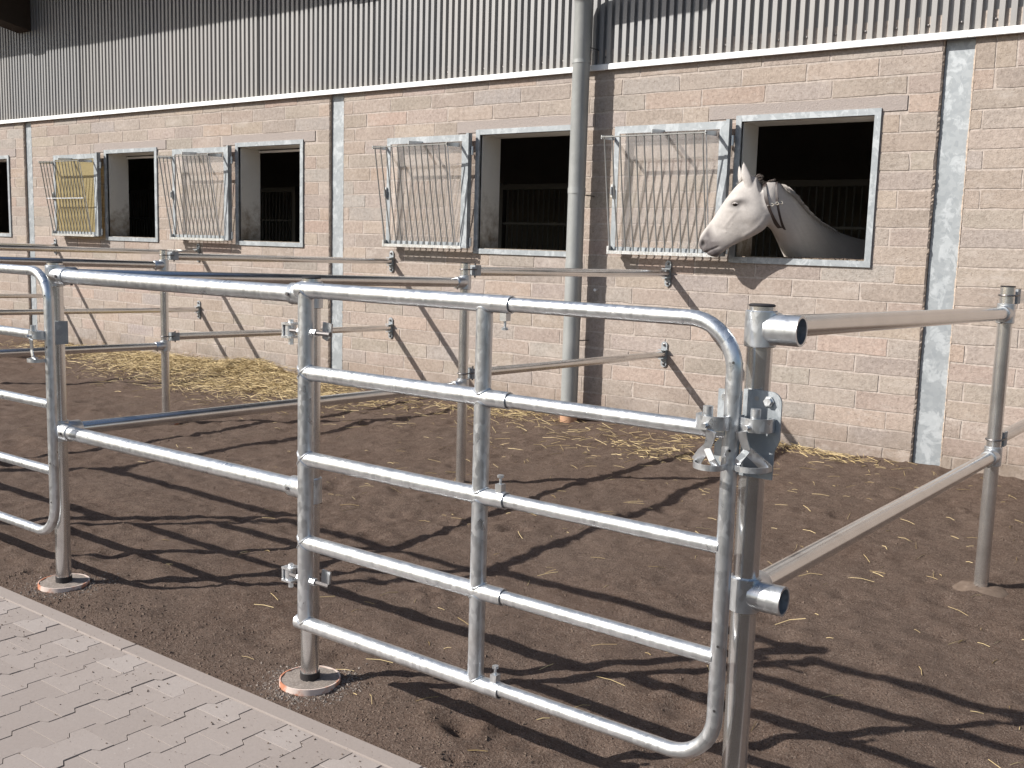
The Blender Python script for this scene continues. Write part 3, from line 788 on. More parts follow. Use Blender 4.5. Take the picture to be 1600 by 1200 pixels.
def wall_rail(x, za, zb, s_, nm, ya=YM+.105):
    r_ = rail((x, ya, za), (x, -.035, zb), f'{s_} steel rail {nm}', gW)
    pl = [(x-.027, zb-.085), (x+.027, zb-.085), (x+.027, zb+.085)]
    pl = [(x+.028*math.cos(a), zb-.083+.028*math.sin(a)) for a in [math.pi+math.pi*i/8 for i in range(9)]]+[(x+.028*math.cos(a), zb+.083+.028*math.sin(a)) for a in [math.pi*i/8 for i in range(9)]]
    br = build(MB().extrude(pl, -.013, -.0055), 'wall_bracket', 'spangled_zinc', r_, smooth=False)
    for (ww_, dz) in ((.040, .040), (.034, -.040)): build(MB().obox((x, -.032, zb+dz), (ww_, 0, 0), (0, .02, 0), (0, 0, .003)), 'bracket_ear', 'spangled_zinc', br, smooth=False)
    for dz in (-.083, .083): build(MB().sweep([(x, -.013, zb+dz), (x, -.019, zb+dz), (x, -.021, zb+dz), (x, -.028, zb+dz)], [.014, .014, .009, .009], 6), 'bolt', 'dark_bolt', br, smooth=False)
for i, (x, nm) in enumerate(((P2, 'from the right edge post to the wall'), (P0, 'from the post near the downpipe to the wall below the horse'), (PA, 'from the left middle post to the wall near the middle column'),
                             (PA-SP, 'fixed to the wall under the second barred shutter from the left'), (PA-2*SP, 'fixed to the wall under the yellow shutter'))):
    wall_rail(x, 1.405, 1.379, 'upper', nm); wall_rail(x, .735, .684, 'lower', nm)
# posts out at the left that carry those last rails
for i, x in enumerate((PA-SP, PA-2*SP)):
    q = post(x, YM, 1.456, ('galvanised middle post just beyond the left edge', 'galvanised middle post farthest out beyond the left edge')[i], 'bright_steel_tube', foot='rough')
    for z in (ZMT, ZML): tee_sleeve(q, (x, YM, z), ((0, -1, 0),))
    clamp(q, x, YM, 1.412); clamp(q, x, YM, .735)

# ------------------------------------------------------------------ gates
GZ = [1.416, 1.143, .852, .563, .276]
RB, RS = .0255, .0205
def arc(cx, cz, r, a0, a1, y, n=10): return [(cx+r*math.cos(a0+(a1-a0)*i/n), y, cz+r*math.sin(a0+(a1-a0)*i/n)) for i in range(n+1)]
def gate(dx, label):
    y = YG; xh, xm, xe, xr = -2.587+dx, -1.838+dx, -1.742+dx, -1.060+dx
    G = thing('gate', (xh, y, GZ[-1]), label, 'gate', 'telescopic tube gates of the front row')
    mat = 'galvanised_steel'
    build(MB().cyl((xh, y, GZ[4]+.01), (xh, y, GZ[0]-.01), .0265, 24), 'hinge_stile', mat, G)
    for i, z in enumerate(GZ):
        s0 = xh-.035 if i in (0, 4) else xh+.01
        b = MB().sweep([(s0, y, z), (xe-.02, y, z)], RB, 24); b.pipe((xe-.021, y, z), (xe, y, z), RB, .0035, 24)
        o = build(b, 'sleeve_rail', mat, G)
        wd = MB()
        for xw in ((xh, xm) if i not in (0, 4) else (xh,)):
            pass
    build(MB().cyl((xm, y, GZ[4]+.01), (xm, y, GZ[0]-.01), .0245, 24), 'middle_stile', mat, G)
    # weld beads
    wb = MB()
    for i, z in enumerate(GZ):
        for xs_, r_ in ((xh, .0265), (xm, .0245)):
            for sz in (-1, 1):
                if (i == 0 and sz > 0) or (i == 4 and sz < 0): continue
                pts = [(xs_+(r_+.001)*math.cos(a), y+(r_+.001)*math.sin(a), z+sz*(math.sqrt(max(0, RB**2-(r_*math.sin(a))**2*.94))+.0015)) for a in [2*math.pi*k/16 for k in range(17)]]
                wb.sweep(pts, [.0020+.0010*rng.random() for _ in pts], 6, False)
    tag(build(wb, 'weld_bead', mat, G), kind='stuff')
    # sliding half: bent outer tube and three straight rails
    R_ = .125; top, bot = GZ[0], GZ[4]+.004
    pts = [(xm+.04, y, top), (xr-R_, y, top)]+arc(xr-R_, top-R_, R_, math.pi/2, 0, y)[1:]+arc(xr-R_, bot+R_, R_, 0, -math.pi/2, y)+[(xm+.04, y, bot)]
    build(MB().sweep(pts, RS, 22), 'bent_tube', mat, G)
    for z in GZ[1:4]: build(MB().cyl((xm+.04, y, z), (xr-.01, y, z), RS, 22), 'sliding_rail', mat, G)
    h = MB()
    for (z, dxx) in ((GZ[0]-.10, .012), (1.10, .02), (.60, .016), (.43, .016)): h.cyl((xr+dxx*.4, y-.0208, z), (xr+dxx*.4, y-.0200, z), .0035, 8)
    tag(build(h, 'vent_hole', 'black_rubber', G), kind='stuff')
    # set screws locking the slide
    for i, sgn in ((0, -1), (2, 1), (4, 1)):
        z = GZ[i]+sgn*RB; xx = xe-.022
        o = build(MB().obox((xx, y, z+sgn*.010), (.011, 0, 0), (0, .011, 0), (0, 0, .011)), 'lock_nut', mat, G, smooth=False)
        build(MB().sweep([(xx, y, z+sgn*.02), (xx, y, z+sgn*.04), (xx, y, z+sgn*.0401), (xx, y, z+sgn*.047)], [.004, .004, .010, .010], 8), 'lock_screw', mat, o, smooth=False)
    # hinges: eye bolt through the stile to a lug on the post
    for z in (1.278, .432):
        hg = build(MB().cyl((xh-.075, y, z), (xh+.115, y, z), .0075, 10), 'hinge_bolt', 'dark_bolt', G)
        m = MB(); c_ = (xh-.082, y+.008, z)
        m.obox((c_[0], c_[1], z+.022), (.024, 0, 0), (0, .022, 0), (0, 0, .0035)); m.obox((c_[0], c_[1], z-.022), (.024, 0, 0), (0, .022, 0), (0, 0, .0035))
        m.sweep([(c_[0]-.003, c_[1], z-.018), (c_[0]-.003, c_[1], z+.018)], .018, 16)
        m.obox((c_[0]-.024, c_[1], z), (.0025, 0, 0), (0, .018, 0), (0, 0, .024))
        build(m, 'hinge_eye', mat, hg)
        m = MB(); m.cyl((c_[0], c_[1], z-.048), (c_[0], c_[1], z+.036), .009, 6)
        build(m, 'hinge_pin', mat, hg, smooth=False)
        for xx in (xh-.034, xh+.029, xh+.043): build(MB().cyl((xx, y, z), (xx+.010, y, z), .013, 6), 'hinge_nut', mat, hg, smooth=False)
        m = MB().extrude([(xh+.036, z-.020), (xh+.060, z-.028), (xh+.076, z-.010), (xh+.080, z+.030), (xh+.040, z+.034)], y+.038, y+.046)
        build(m, 'hinge_lug', mat, hg, smooth=False)
    return G
GR = gate(0, 'wide galvanised gate with bent corners at the front right')
GL = gate(-3.11, 'galvanised gate with bent corners cut off by the left edge')

def band(cx, y0, z, w, depth, h, th=.0045, sk=0, n=14):
    """flat steel strap bent into a U that opens towards the post"""
    O, I_ = [], []
    pts = [(cx-w, y0)]+[(cx-w*math.cos(a)+sk*math.sin(a), y0-depth*(.35+.65*math.sin(a))) for a in [math.pi*i/n for i in range(n+1)]]+[(cx+w, y0)]
    m = MB(); N = len(pts); outer, inner = [], []
    for i, (x, y) in enumerate(pts):
        a = Vector(pts[max(i-1, 0)]); b = Vector(pts[min(i+1, N-1)]); t_ = (b-a).normalized(); nn = Vector((-t_.y, t_.x))
        outer.append(Vector((x, y))+nn*th/2); inner.append(Vector((x, y))-nn*th/2)
    vs = [(p.x, p.y, z-h/2) for p in outer]+[(p.x, p.y, z+h/2) for p in outer]+[(p.x, p.y, z+h/2) for p in inner]+[(p.x, p.y, z-h/2) for p in inner]
    fs = []
    for i in range(N-1):
        for j in range(4):
            j2 = (j+1) % 4; fs.append((j*N+i, j*N+i+1, j2*N+i+1, j2*N+i))
    fs += [(0, N, 2*N, 3*N), (N-1, 2*N-1, 3*N-1, 4*N-1)]
    return m.add(vs, fs)
def latch(parent, cx, y0, z, flip=1, name='latch'):
    mat = 'galvanised_steel'
    L0 = build(band(cx, y0, z, .040, .054, .034), name, mat, parent, angle=50)
    m = MB().cyl((cx+.006*flip, y0-.035, z-.012), (cx+.006*flip, y0-.035, z+.040), .0125, 18)
    build(m, 'latch_pin', mat, L0)
    def strip(pts, w0, w1, nm):
        q = MB(); pts = [Vector(p) for p in pts]; N = len(pts); vs = []
        for i, p in enumerate(pts):
            a_ = pts[max(i-1, 0)]; b_ = pts[min(i+1, N-1)]; t_ = (b_-a_).normalized(); sd = t_.cross(Vector((0, 1, 0))).normalized(); nn = sd.cross(t_).normalized(); w_ = w0+(w1-w0)*i/(N-1)
            vs += [p+sd*w_+nn*.002, p-sd*w_+nn*.002, p-sd*w_-nn*.002, p+sd*w_-nn*.002]
        fs = [(4*i+j, 4*i+(j+1) % 4, 4*i+4+(j+1) % 4, 4*i+4+j) for i in range(N-1) for j in range(4)]+[(0, 1, 2, 3), (4*N-4, 4*N-3, 4*N-2, 4*N-1)]
        build(q.add(vs, fs), nm, mat, L0, smooth=False)
    ap = (cx-.004*flip, y0-.050, z-.062)
    strip([(cx-.018*flip, y0-.060, z-.016), (cx-.012*flip, y0-.054, z-.04), ap], .013, .009, 'latch_lever')
    strip([ap, (cx-.022*flip, y0-.056, z-.088), (cx-.032*flip, y0-.050, z-.106)], .008, .009, 'latch_arm')
    strip([ap, (cx+.014*flip, y0-.040, z-.078), (cx+.038*flip, y0-.020, z-.106)], .012, .014, 'latch_arm')
    build(band(cx, y0, z-.108, .040, .066, .014, .004, -.006*flip), 'latch_lip', mat, L0, angle=50)
    m = MB().cyl((cx-.002*flip, y0-.060, z-.004), (cx-.002*flip, y0-.072, z-.004), .0065, 6); build(m, 'latch_bolt', 'galvanised_steel', L0, smooth=False)
    return L0
# latch plate on the right post and the two latches
def rplate(x0, x1, z0, z1, y, r=.028, th=.006, cut=True):
    poly = [(x0, z0), (x1-.014, z0), (x1-.012, z0+.07), (x1, z0+.10), (x1, z1-r)]+[(x1-r+r*math.cos(a), z1-r+r*math.sin(a)) for a in [math.pi/2*i/6 for i in range(1, 7)]]+[(x0, z1)]
    return MB().extrude(poly, y, y+th)
yp = YF-.040
pl = build(rplate(P2-.018, P2+.082, 1.028, 1.246, yp), 'latch_plate', 'spangled_zinc', p2, smooth=False)
build(MB().extrude([(P2-.085, 1.24), (P2-.022, 1.24), (P2-.022, 1.03), (P2-.05, 1.03), (P2-.088, 1.045), (P2-.088, 1.10), (P2-.06, 1.13), (P2-.085, 1.16)], yp-.001, yp+.005), 'latch_wing', 'spangled_zinc', pl, smooth=False)
for (bx, bz) in ((P2+.050, 1.222), (P2-.062, 1.222)): build(MB().sweep([(bx, yp-.001, bz), (bx, yp-.005, bz), (bx, yp-.0051, bz), (bx, yp-.013, bz)], [.014, .014, .010, .010], 6), 'plate_bolt', 'galvanised_steel', pl, smooth=False)
for (bx, bz, rr) in ((P2+.018, 1.226, .006), (P2+.040, 1.045, .008), (P2-.066, 1.062, .008)): build(MB().cyl((bx, yp-.0018, bz), (bx, yp-.0012, bz), rr, 12), 'plate_hole', 'dark_interior', pl, smooth=False)
latch(p2, P2+.028, yp-.004, 1.166, 1, 'latch')
latch(GR, -1.098, YG-.008, 1.168, -1, 'latch')
# the left gate's latch
latch(GL, -4.215, YG-.008, 1.150, -1, 'latch')
m = MB().box(P0+.034, P0+.040, YF-.03, YF+.03, 1.10, 1.20); build(m, 'latch_plate', 'spangled_zinc', p0, smooth=False)

# ------------------------------------------------------------------ horse
def loft(stations, n=36):
    """stations: centre, up half vector, side half vector, egg factor"""
    m = MB(); vs = []
    for (c_, u_, s_, k) in stations:
        c_, u_, s_ = Vector(c_), Vector(u_), Vector(s_)
        for i in range(n):
            a = 2*math.pi*i/n; vs.append(c_+u_*math.cos(a)+s_*math.sin(a)*(1+k*math.cos(a)))
    N = len(stations); fs = []
    for j in range(N-1):
        for i in range(n): fs.append((j*n+i, j*n+(i+1) % n, (j+1)*n+(i+1) % n, (j+1)*n+i))
    fs.append(tuple(range(n-1, -1, -1))); fs.append(tuple((N-1)*n+i for i in range(n)))
    return m.add(vs, fs)
def interp(st, sub=5):
    """Catmull-Rom refine"""
    A = np.array([[*c_, *u_, *s_, k] for c_, u_, s_, k in st]); out = []
    for i in range(len(A)-1):
        p0_, p1_, p2_, p3_ = A[max(i-1, 0)], A[i], A[i+1], A[min(i+2, len(A)-1)]
        for j in range(sub):
            t_ = j/sub; out.append(.5*((2*p1_)+(-p0_+p2_)*t_+(2*p0_-5*p1_+4*p2_-p3_)*t_**2+(-p0_+3*p1_-3*p2_+p3_)*t_**3))
    out.append(A[-1]); return [(r_[0:3], r_[3:6], r_[6:9], r_[9]) for r_ in out]
HD = [ # top x,z  bottom x,z  y  half width  egg
 (-3.425, 2.165, -3.300, 1.865, -.195, .060, .10), (-3.475, 2.172, -3.312, 1.822, -.200, .082, .12), (-3.560, 2.122, -3.349, 1.758, -.210, .100, .22), (-3.636, 2.027, -3.435, 1.702, -.222, .102, .30),
 (-3.703, 1.930, -3.522, 1.660, -.232, .082, .28), (-3.761, 1.842, -3.606, 1.616, -.240, .064, .18), (-3.823, 1.761, -3.664, 1.572, -.246, .056, .05),
 (-3.858, 1.705, -3.712, 1.540, -.250, .058, .0), (-3.868, 1.650, -3.765, 1.545, -.250, .050, .0), (-3.858, 1.612, -3.810, 1.565, -.250, .026, .0)]
hs = []
for (tx, tz, bx, bz, y, w_, k) in HD:
    hs.append((((tx+bx)/2, y, (tz+bz)/2), ((tx-bx)/2, 0, (tz-bz)/2), (.10*w_, w_, 0), k))
head = loft(interp(hs, 6), 40)
NK = [ # centre, half height, half width
 ((-3.40, -.195, 2.030), .112, .058), ((-3.345, -.165, 1.998), .150, .070), ((-3.302, -.08, 1.950), .170, .085), ((-3.278, .060, 1.876), .182, .100), ((-3.270, .25, 1.771), .206, .121),
 ((-3.262, .51, 1.651), .243, .147), ((-3.23, .86, 1.515), .292, .190), ((-3.12, 1.27, 1.395), .335, .242), ((-2.95, 1.60, 1.385), .335, .270), ((-2.72, 1.98, 1.38), .335, .300), ((-2.45, 2.40, 1.40), .330, .305), ((-2.22, 2.76, 1.43), .320, .270), ((-2.10, 2.97, 1.42), .24, .20), ((-2.03, 3.08, 1.40), .10, .10)]
ns = []
for i, (c_, hh, ww) in enumerate(NK):
    a = Vector(NK[max(i-1, 0)][0]); b = Vector(NK[min(i+1, len(NK)-1)][0]); t_ = (b-a).normalized()
    side = t_.cross(Vector((0, 0, 1))).normalized(); up_ = side.cross(t_).normalized()
    ns.append((c_, tuple(up_*hh), tuple(side*ww), -.28 if i < 7 else -.1))
neck = loft(interp(ns, 5), 40)
def limb(pts): 
    m = MB(); m.sweep([p for p, r_ in pts], [r_ for p, r_ in pts], 16); return m
legs = []
for (lx, ly, fr) in ((-3.18, 1.36, 1), (-2.82, 1.56, 1), (-2.42, 2.80, 0), (-2.05, 2.58, 0)):
    if fr: legs.append(limb([((lx, ly, 1.30), .13), ((lx, ly, 1.0), .10), ((lx, ly-.01, .75), .065), ((lx-.01, ly-.01, .55), .055), ((lx, ly, .45), .04), ((lx, ly, .2), .036), ((lx-.02, ly-.02, .12), .045), ((lx-.03, ly-.04, .06), .06), ((lx-.03, ly-.04, .015), .072)]))
    else: legs.append(limb([((lx, ly-.05, 1.35), .19), ((lx-.02, ly-.1, 1.05), .15), ((lx+.05, ly+.05, .78), .085), ((lx+.1, ly+.14, .62), .065), ((lx+.06, ly+.1, .45), .045), ((lx+.04, ly+.06, .2), .04), ((lx, ly+.02, .1), .05), ((lx-.01, ly, .015), .074)]))
horse = thing('horse', (-2.4, 1.5, 0), 'light grey horse leaning its head out of the right window', 'horse')
raw = MB()
for q in [head, neck]+legs: raw.add(q.v, q.f)
# ears
for (b0, tip, s_, nrm) in (((-3.468, -.268, 2.125), (-3.520, -.262, 2.288), (.030, .010, .012), (.2, -.9, .1)), ((-3.560, -.150, 2.10), (-3.610, -.145, 2.276), (.026, -.008, .012), (.2, .9, .1))):
    b0, tip, s_ = Vector(b0), Vector(tip), Vector(s_); ax = tip-b0; st = []; dn = Vector((.0, .022, .0))
    for tt, w_ in ((-.25, .75), (0, .95), (.22, 1.1), (.5, .92), (.75, .55), (.92, .22), (1.0, .05)):
        bend = Vector((-.010, 0, 0))*math.sin(max(0, tt)*math.pi); st.append((tuple(b0+ax*tt+bend), tuple(s_*w_), tuple(dn*w_*.8), 0))
    e = loft(interp(st, 3), 16); raw.add(e.v, e.f)
ob = build(raw, 'tmp_raw', 'horse_coat', horse)
rm = ob.modifiers.new('r', 'REMESH'); rm.mode = 'VOXEL'; rm.voxel_size = .0075; rm.adaptivity = 0
sm = ob.modifiers.new('s', 'SMOOTH'); sm.factor = .5; sm.iterations = 5
dg = bpy.context.evaluated_depsgraph_get(); me = bpy.data.meshes.new_from_object(ob.evaluated_get(dg)); me.name = 'horse_body'
bpy.data.objects.remove(ob, do_unlink=True)
body = bpy.data.objects.new('body', me); COL.objects.link(body); body.parent = horse; ORG['body'] = ORG[horse.name]
HO = np.array(ORG[horse.name])
nv = len(me.vertices); co = np.empty(nv*3, np.float32); me.vertices.foreach_get('co', co); co = co.reshape(-1, 3)+HO
no = np.empty(nv*3, np.float32); me.vertices.foreach_get('normal', no); no = no.reshape(-1, 3)
disp = np.zeros(nv)
def gb(p, r, amp, near=True):
    p = np.array(p); r = np.array(r) if hasattr(r, '__len__') else np.array([r, r, r])
    q = (((co-p)/r)**2).sum(1); return amp*np.exp(-q)
yn = -.31
def both(x, z, r, amp, y=.09):
    global disp
    yc = -.225; disp += gb((x, yc-y, z), r, amp); disp += gb((x, yc+y, z), r, amp)
both(-3.535, 1.985, (.050, .05, .022), .013)      # brow
both(-3.545, 1.950, (.026, .05, .017), -.007)     # socket
both(-3.500, 1.945, (.022, .05, .03), -.006)      # hollow behind eye
both(-3.56, 1.905, (.05, .05, .018), .004)
both(-3.40, 1.85, (.075, .06, .085), .010, .07)   # cheek
for i in range(8):                                     # facial crest
    both(-3.535-.014*i, 1.888-.0165*i, (.016, .05, .011), .0035, .07)
for i in range(10):                                    # edge of the jaw
    q = i/9; both(-3.315-.16*q**1.3, 1.87-.165*q**.75, (.02, .06, .02), .005, .06)
for i in range(14):                                    # vein below the eye
    q = i/13; both(-3.565-.075*q+.012*math.sin(q*9), 1.80-.075*q+.008*math.sin(q*14), (.006, .05, .006), .0016, .06)
both(-3.47, 1.80, (.06, .05, .03), -.004, .07)
both(-3.66, 1.76, (.05, .05, .03), -.005, .055)
both(-3.815, 1.638, (.017, .05, .026), -.024, .052)   # nostril
both(-3.800, 1.668, (.030, .05, .012), .007, .052)
both(-3.835, 1.63, (.012, .05, .03), .006, .05)
both(-3.785, 1.625, (.012, .05, .03), .006, .05)
for i in range(12):                                    # mouth slit
    tt = i/11; both(-3.80+.115*tt, 1.562+.055*tt, (.012, .05, .007), -.009*(1-.5*tt), .045)
both(-3.735, 1.552, (.03, .05, .018), .006, .04)      # chin
both(-3.72, 1.655, (.035, .05, .012), .004, .055)
co2 = co+no*disp[:, None]
me.vertices.foreach_set('co', (co2-HO).astype(np.float32).ravel()); me.update()
# coat colour: light grey with dark skin round muzzle and eyes, plus painted light and shade
base = np.tile(np.array([.445, .415, .395]), (nv, 1))
def paint(w_, c_):
    global base
    w_ = np.clip(w_, 0, 1)[:, None]; base = base*(1-w_)+np.array(c_)*w_
X, Y, Z = co[:, 0], co[:, 1], co[:, 2]
mott = vn[1](X*38+200, Z*38+Y*31+200)+.6*vn[2](X*90+200, Z*90+200)
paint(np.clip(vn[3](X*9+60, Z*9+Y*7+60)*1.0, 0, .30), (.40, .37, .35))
paint(np.clip((Y+.12)/.2, 0, 1)*.7, (.60, .565, .535))  # neck painted paler, standing in for sunlight on it
paint(np.clip((Y-.8)/.4, 0, 1)*.7, (.30, .28, .265))  # body inside the stable painted darker, as shade
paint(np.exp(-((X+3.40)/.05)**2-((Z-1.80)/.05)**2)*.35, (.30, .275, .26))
dn_ = (X+3.858)*.824-(Z-1.705)*.568
mz = np.clip((dn_-.012)/.035, 0, 1)*np.clip((-3.675-X+.45*(1.65-Z))/.07, 0, 1)*(Z < 1.80); paint(mz*.9+mz*mott*.25, (.085, .073, .075))
low_ = np.exp(-((X+3.69)/.07)**2-((Z-1.635)/.055)**2); paint(low_*.7, (.17, .15, .15))
paint(np.exp(-((X+3.738)/.055)**2-((Z-1.548)/.022)**2)*.7, (.09, .075, .075))
for yc in (-.315, -.135):
    paint(np.exp(-((X+3.545)/.050)**2-((Z-1.946)/.028)**2-((Y-yc)/.05)**2)*1.0, (.065, .055, .052))
    paint(np.exp(-((X+3.485)/.05)**2-((Z-1.968)/.03)**2-((Y-yc)/.06)**2)*.85, (.17, .155, .15))
    paint(np.exp(-((X+3.816)/.017)**2-((Z-1.640)/.022)**2)*1.0, (.02, .016, .016))
base *= (1+.10*mott[:, None])
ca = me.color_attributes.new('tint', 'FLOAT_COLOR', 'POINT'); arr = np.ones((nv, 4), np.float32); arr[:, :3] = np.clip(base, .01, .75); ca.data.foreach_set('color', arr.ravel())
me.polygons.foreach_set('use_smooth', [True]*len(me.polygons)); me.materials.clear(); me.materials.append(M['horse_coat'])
bvh = BVHTree.FromPolygons([Vector(p) for p in co2], [tuple(p.vertices) for p in me.polygons])
# eyes
for sgn in (-1, 1):
    st = Vector((-3.545, -.225+sgn*.5, 1.950)); hit, nrm, _, _ = bvh.ray_cast(st, Vector((0, -sgn, 0)))
    c_ = hit-nrm*.010
    m = MB(); vs = []; ns_, nt = 12, 16
    for i in range(ns_+1):
        th = math.pi*i/ns_
        for k in range(nt):
            a = 2*math.pi*k/nt; vs.append(c_+Vector((math.sin(th)*math.cos(a), math.sin(th)*math.sin(a), math.cos(th)*.85))*.023)
    fs = [(i*nt+k, i*nt+(k+1) % nt, (i+1)*nt+(k+1) % nt, (i+1)*nt+k) for i in range(ns_) for k in range(nt)]
    m.add(vs, fs); build(m, 'eye', 'dark_eye', horse)
    lid = MB(); pts = [c_+Vector((x_, sgn*(.0165-abs(x_)*.25), .0105-abs(x_)*.30)) for x_ in np.linspace(-.024, .024, 9)]
    lid.sweep(pts, [.003, .0045, .006, .0065, .0065, .0065, .006, .0045, .003], 8); build(lid, 'eyelid', 'horse_coat', horse, tint=(.40, .37, .35))
# straps fitted to the neck
def strap(c_, nrm, w_, off, name, parent, mat):
    c_ = Vector(c_); nrm = Vector(nrm).normalized(); a = nrm.cross(Vector((0, 0, 1))).normalized(); b = a.cross(nrm).normalized()
    P = []; n = 56
    for i in range(n):
        th = 2*math.pi*i/n; d_ = a*math.cos(th)+b*math.sin(th)
        h, nn, _, _ = bvh.ray_cast(c_+d_*.6, -d_)
        r_ = (h-c_).dot(d_) if h else .15
        P.append((d_, r_))
    rr = [min(.26, q[1]) for q in P]; rr = [(rr[i-1]+rr[i]*2+rr[(i+1) % n])/4 for i in range(n)]
    m = MB(); vs = []
    for i in range(n):
        for (o_, e_) in ((off, -w_), (off+.004, -w_), (off+.004, w_), (off, w_)): vs.append(c_+P[i][0]*(rr[i]+o_)+nrm*e_)
    m.add(vs, [(i*4+j, ((i+1) % n)*4+j, ((i+1) % n)*4+(j+1) % 4, i*4+(j+1) % 4) for i in range(n) for j in range(4)])
    return build(m, name, mat, parent, smooth=False)
hal = strap((-3.325, -.185, 1.995), (.954, .0, .30), .0155, .003, 'halter', horse, 'dark_leather')
strap((-3.268, -.150, 1.99), (.975, .12, .19), .0135, .003, 'halter_strap', hal, 'dark_leather')
m = MB()
for (bx, bz, yy) in ((-3.288, 1.952, -.40), (-3.262, 1.962, -.40), (-3.243, 1.968, -.40)):
    h, nn, _, _ = bvh.ray_cast(Vector((bx, -.8, bz)), Vector((0, 1, 0)))
    if h:
        ring = [h+nn*.010+Vector((.011*math.cos(a), 0, .011*math.sin(a))) for a in [2*math.pi*i/12 for i in range(13)]]
        m.sweep(ring, .0028, 6, False)
h1 = bvh.ray_cast(Vector((-3.31, -.8, 1.944)), Vector((0, 1, 0)))[0]; h2 = bvh.ray_cast(Vector((-3.235, -.8, 1.968)), Vector((0, 1, 0)))[0]
if h1 and h2: m.sweep([h1+V(0, -.012, 0), (h1+h2)/2+V(0, -.014, 0), h2+V(0, -.012, 0)], .0055, 8)
if m.v: build(m, 'buckle', 'bright_steel_tube', hal)
# mane: fine locks over the crest, falling to the far side, and a short forelock
m = MB(); hr = random.Random(5)
ctop = []
for i in range(len(ns)-1):
    if i > 5: break
    for j in range(10):
        q = j/10; c_ = Vector(ns[i][0]).lerp(Vector(ns[i+1][0]), q); u_ = Vector(ns[i][1]).lerp(Vector(ns[i+1][1]), q); s_ = Vector(ns[i][2]).lerp(Vector(ns[i+1][2]), q)
        ctop.append((c_+u_, u_.normalized(), s_.normalized()))
for (p, u_, s_) in ctop[14:]:
    for k in range(9):
        far = s_ if s_.x > 0 else -s_
        a = p+far*.012+Vector((hr.uniform(-.012, .012), hr.uniform(-.02, .02), -.010)); L_ = hr.uniform(.02, .08)
        far2 = (far*1.0+Vector((.0, .35, 0))).normalized()
        pts = [a, a+u_*.008+far2*.012, a+far2*(.045)+u_*(-.014), a+far2*(.055+L_*.22)+Vector((0, 0, -L_*.8))]
        m.sweep(pts, [.0022, .0025, .002, .0008], 4, False)
for k in range(60):
    a = Vector((-3.49+hr.uniform(-.03, .03), -.21+hr.uniform(-.03, .03), 2.170)); m.sweep([a, a+V(-.02, hr.uniform(-.02, .02), .008), a+V(-.05-hr.uniform(0, .03), hr.uniform(-.03, .03), -.05-hr.uniform(0, .04))], [.002, .002, .0007], 4, False)
tag(build(m, 'mane', 'horse_hair', horse), kind='stuff')
m = MB()
for k in range(170):
    q = hr.random(); a = Vector((-3.445+.115*q+hr.uniform(-.008, .008), -.205+.05*q+hr.uniform(-.012, .022), 2.135+.012*math.sin(q*3.1)-.018*q)); h, nn, _, _ = bvh.ray_cast(a+V(0, 0, .3), V(0, 0, -1))
    if not h: continue
    L_ = hr.uniform(.02, .045); d_ = V(.55, .25+hr.uniform(-.3, .3), hr.uniform(.15, .5)).normalized()
    m.sweep([h-nn*.003, h+nn*.006+d_*L_*.5, h+d_*L_+nn*.002], [.0022, .002, .0006], 4, False)
tag(build(m, 'poll_tuft', 'dark_hair', horse), kind='stuff')
m = MB()
for k in range(90):
    a = Vector((-2.05+hr.uniform(-.03, .03), 3.05+hr.uniform(-.03, .03), 1.47)); m.sweep([a, a+V(.05, .07, -.05), a+V(.07+hr.uniform(-.05, .05), .10+hr.uniform(-.05, .05), -.5), a+V(.06+hr.uniform(-.06, .06), .09+hr.uniform(-.06, .06), -.9)], [.004, .004, .003, .001], 4, False)
tag(build(m, 'tail', 'horse_hair', horse), kind='stuff')

# ------------------------------------------------------------------ straw
def straw_obj(name, label, gen, n, lo, hi, kinky=.3, thick=1.0):
    m = MB(); tn = []
    for i in range(n):
        x, y, dz, tilt = gen()
        L_ = lo+(hi-lo)*rng.random()**1.6; a = rng.uniform(0, 2*math.pi); d_ = V(math.cos(a), math.sin(a), 0); sd = V(-d_.y, d_.x, 0)
        r_ = rng.uniform(.0011, .0021)*thick; bd = rng.gauss(0, kinky*.3)*L_; e = rng.gauss(0, tilt)*L_*.5
        za = gz0(x-d_.x*L_/2, min(y-d_.y*L_/2, -.01)); zb = gz0(x+d_.x*L_/2, min(y+d_.y*L_/2, -.01)); zm = max(gz0(x, y), (za+zb)/2)
        pts = [V(x, y, 0)-d_*L_/2+V(0, 0, za+dz-e+r_), V(x, y, 0)+sd*bd+V(0, 0, zm+dz+r_+.002+abs(bd)*.2), V(x, y, 0)+d_*L_/2+V(0, 0, zb+dz+e+r_)]
        for p in pts: p.y = min(p.y, -.008)
        vs = []
        for p in pts: vs += [p+sd*r_, p-sd*r_, p+V(0, 0, r_*1.5)]
        fs = [(3*s_+j, 3*s_+(j+1) % 3, 3*s_+3+(j+1) % 3, 3*s_+3+j) for s_ in range(2) for j in range(3)]
        m.add(vs, fs); q = rng.random(); tn += [(q, q, q)]*9
    o = build(m, name, 'straw', org=(0, 0, 0), smooth=False, fix=False, tint=tn); tag(o, label, 'straw', kind='stuff'); return o
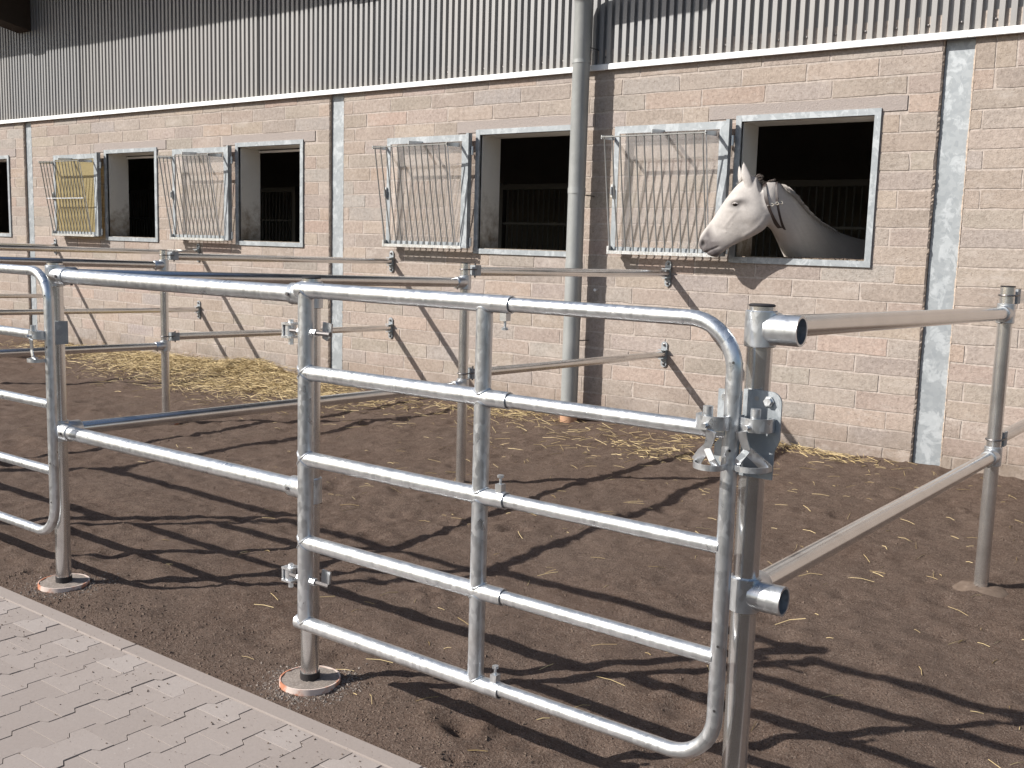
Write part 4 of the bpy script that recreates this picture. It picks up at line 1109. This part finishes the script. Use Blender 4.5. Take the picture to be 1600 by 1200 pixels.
def heap_gen(lst):
    tot = sum(h[5] for h in lst)
    def g_():
        u = rng.uniform(0, tot); i = 0
        while u > lst[i][5]: u -= lst[i][5]; i += 1
        hx, hy, sx, sy, dz, _ = lst[i]
        while True:
            x = rng.gauss(hx, sx*.62); y = rng.gauss(hy, sy*.75)
            if y < -.02 and y > -5.4: return x, y, rng.random()**2*dz, .22
    return g_
straw_obj('straw_heap', 'yellow straw heaped along the wall under the two left windows', heap_gen([(-12.6, -.35, 1.2, .40, .03, 3), (-10.7, -.38, 1.0, .50, .045, 4.2), (-9.55, -.24, .45, .32, .07, 2.6), (-8.6, -.55, .8, .65, .03, 3), (-9.3, -1.0, 1.4, .5, .012, 1.6), (-7.6, -.9, .7, .5, .012, .8)]), 8200, .05, .26)
straw_obj('straw_scatter', 'thin straw drifted against the wall foot by the downpipe and horse window', heap_gen([(-5.75, -.28, .55, .24, .02, 2), (-6.6, -.5, .6, .35, .012, .8), (-3.3, -.16, .55, .12, .025, 1.6), (-2.6, -.15, .45, .1, .012, .6), (-4.2, -.55, .7, .25, .01, .8), (-3.75, -.9, .4, .2, .012, .7), (-4.6, -1.0, .9, .4, .006, .5)]), 850, .05, .22)
def loose():
    while True:
        u = rng.random()
        if u < .75: x = rng.uniform(-9, -.6); y = -abs(rng.gauss(0, 1.5))-.1
        else: x = rng.uniform(-5, -.3); y = rng.uniform(-5.6, -2)
        if -5.65 < y < -.05: return x, y, .001, .08
straw_obj('loose_straw', 'single straws scattered over the dark soil', loose, 700, .025, .15, .14, .7)

# dirt and chaff on the sill in front of the horse
def f_sill(): return rng.uniform(-3.30, -2.63), rng.uniform(.0, .28), ZB+FW+.007
crumbs(420, f_sill, 'sill_dirt', 'brown dirt and chaff on the sill of the horse window', lambda: .003+.009*rng.random()**2)

def f_foot():
    cx = rng.choice((P0, P1, P1)); a = rng.uniform(0, 6.28); r_ = .112+abs(rng.gauss(0, .045)); x = cx+r_*math.cos(a); y = YF+r_*math.sin(a)
    if y < PAVE_Y+.01: y = PAVE_Y+.01+rng.random()*.03
    return x, y, gz0(x, y)
crumbs(1500, f_foot, 'footing_gravel', 'pale concrete grit spilled round the front post footings', lambda: .002+.006*rng.random()**2, 'footing_concrete')
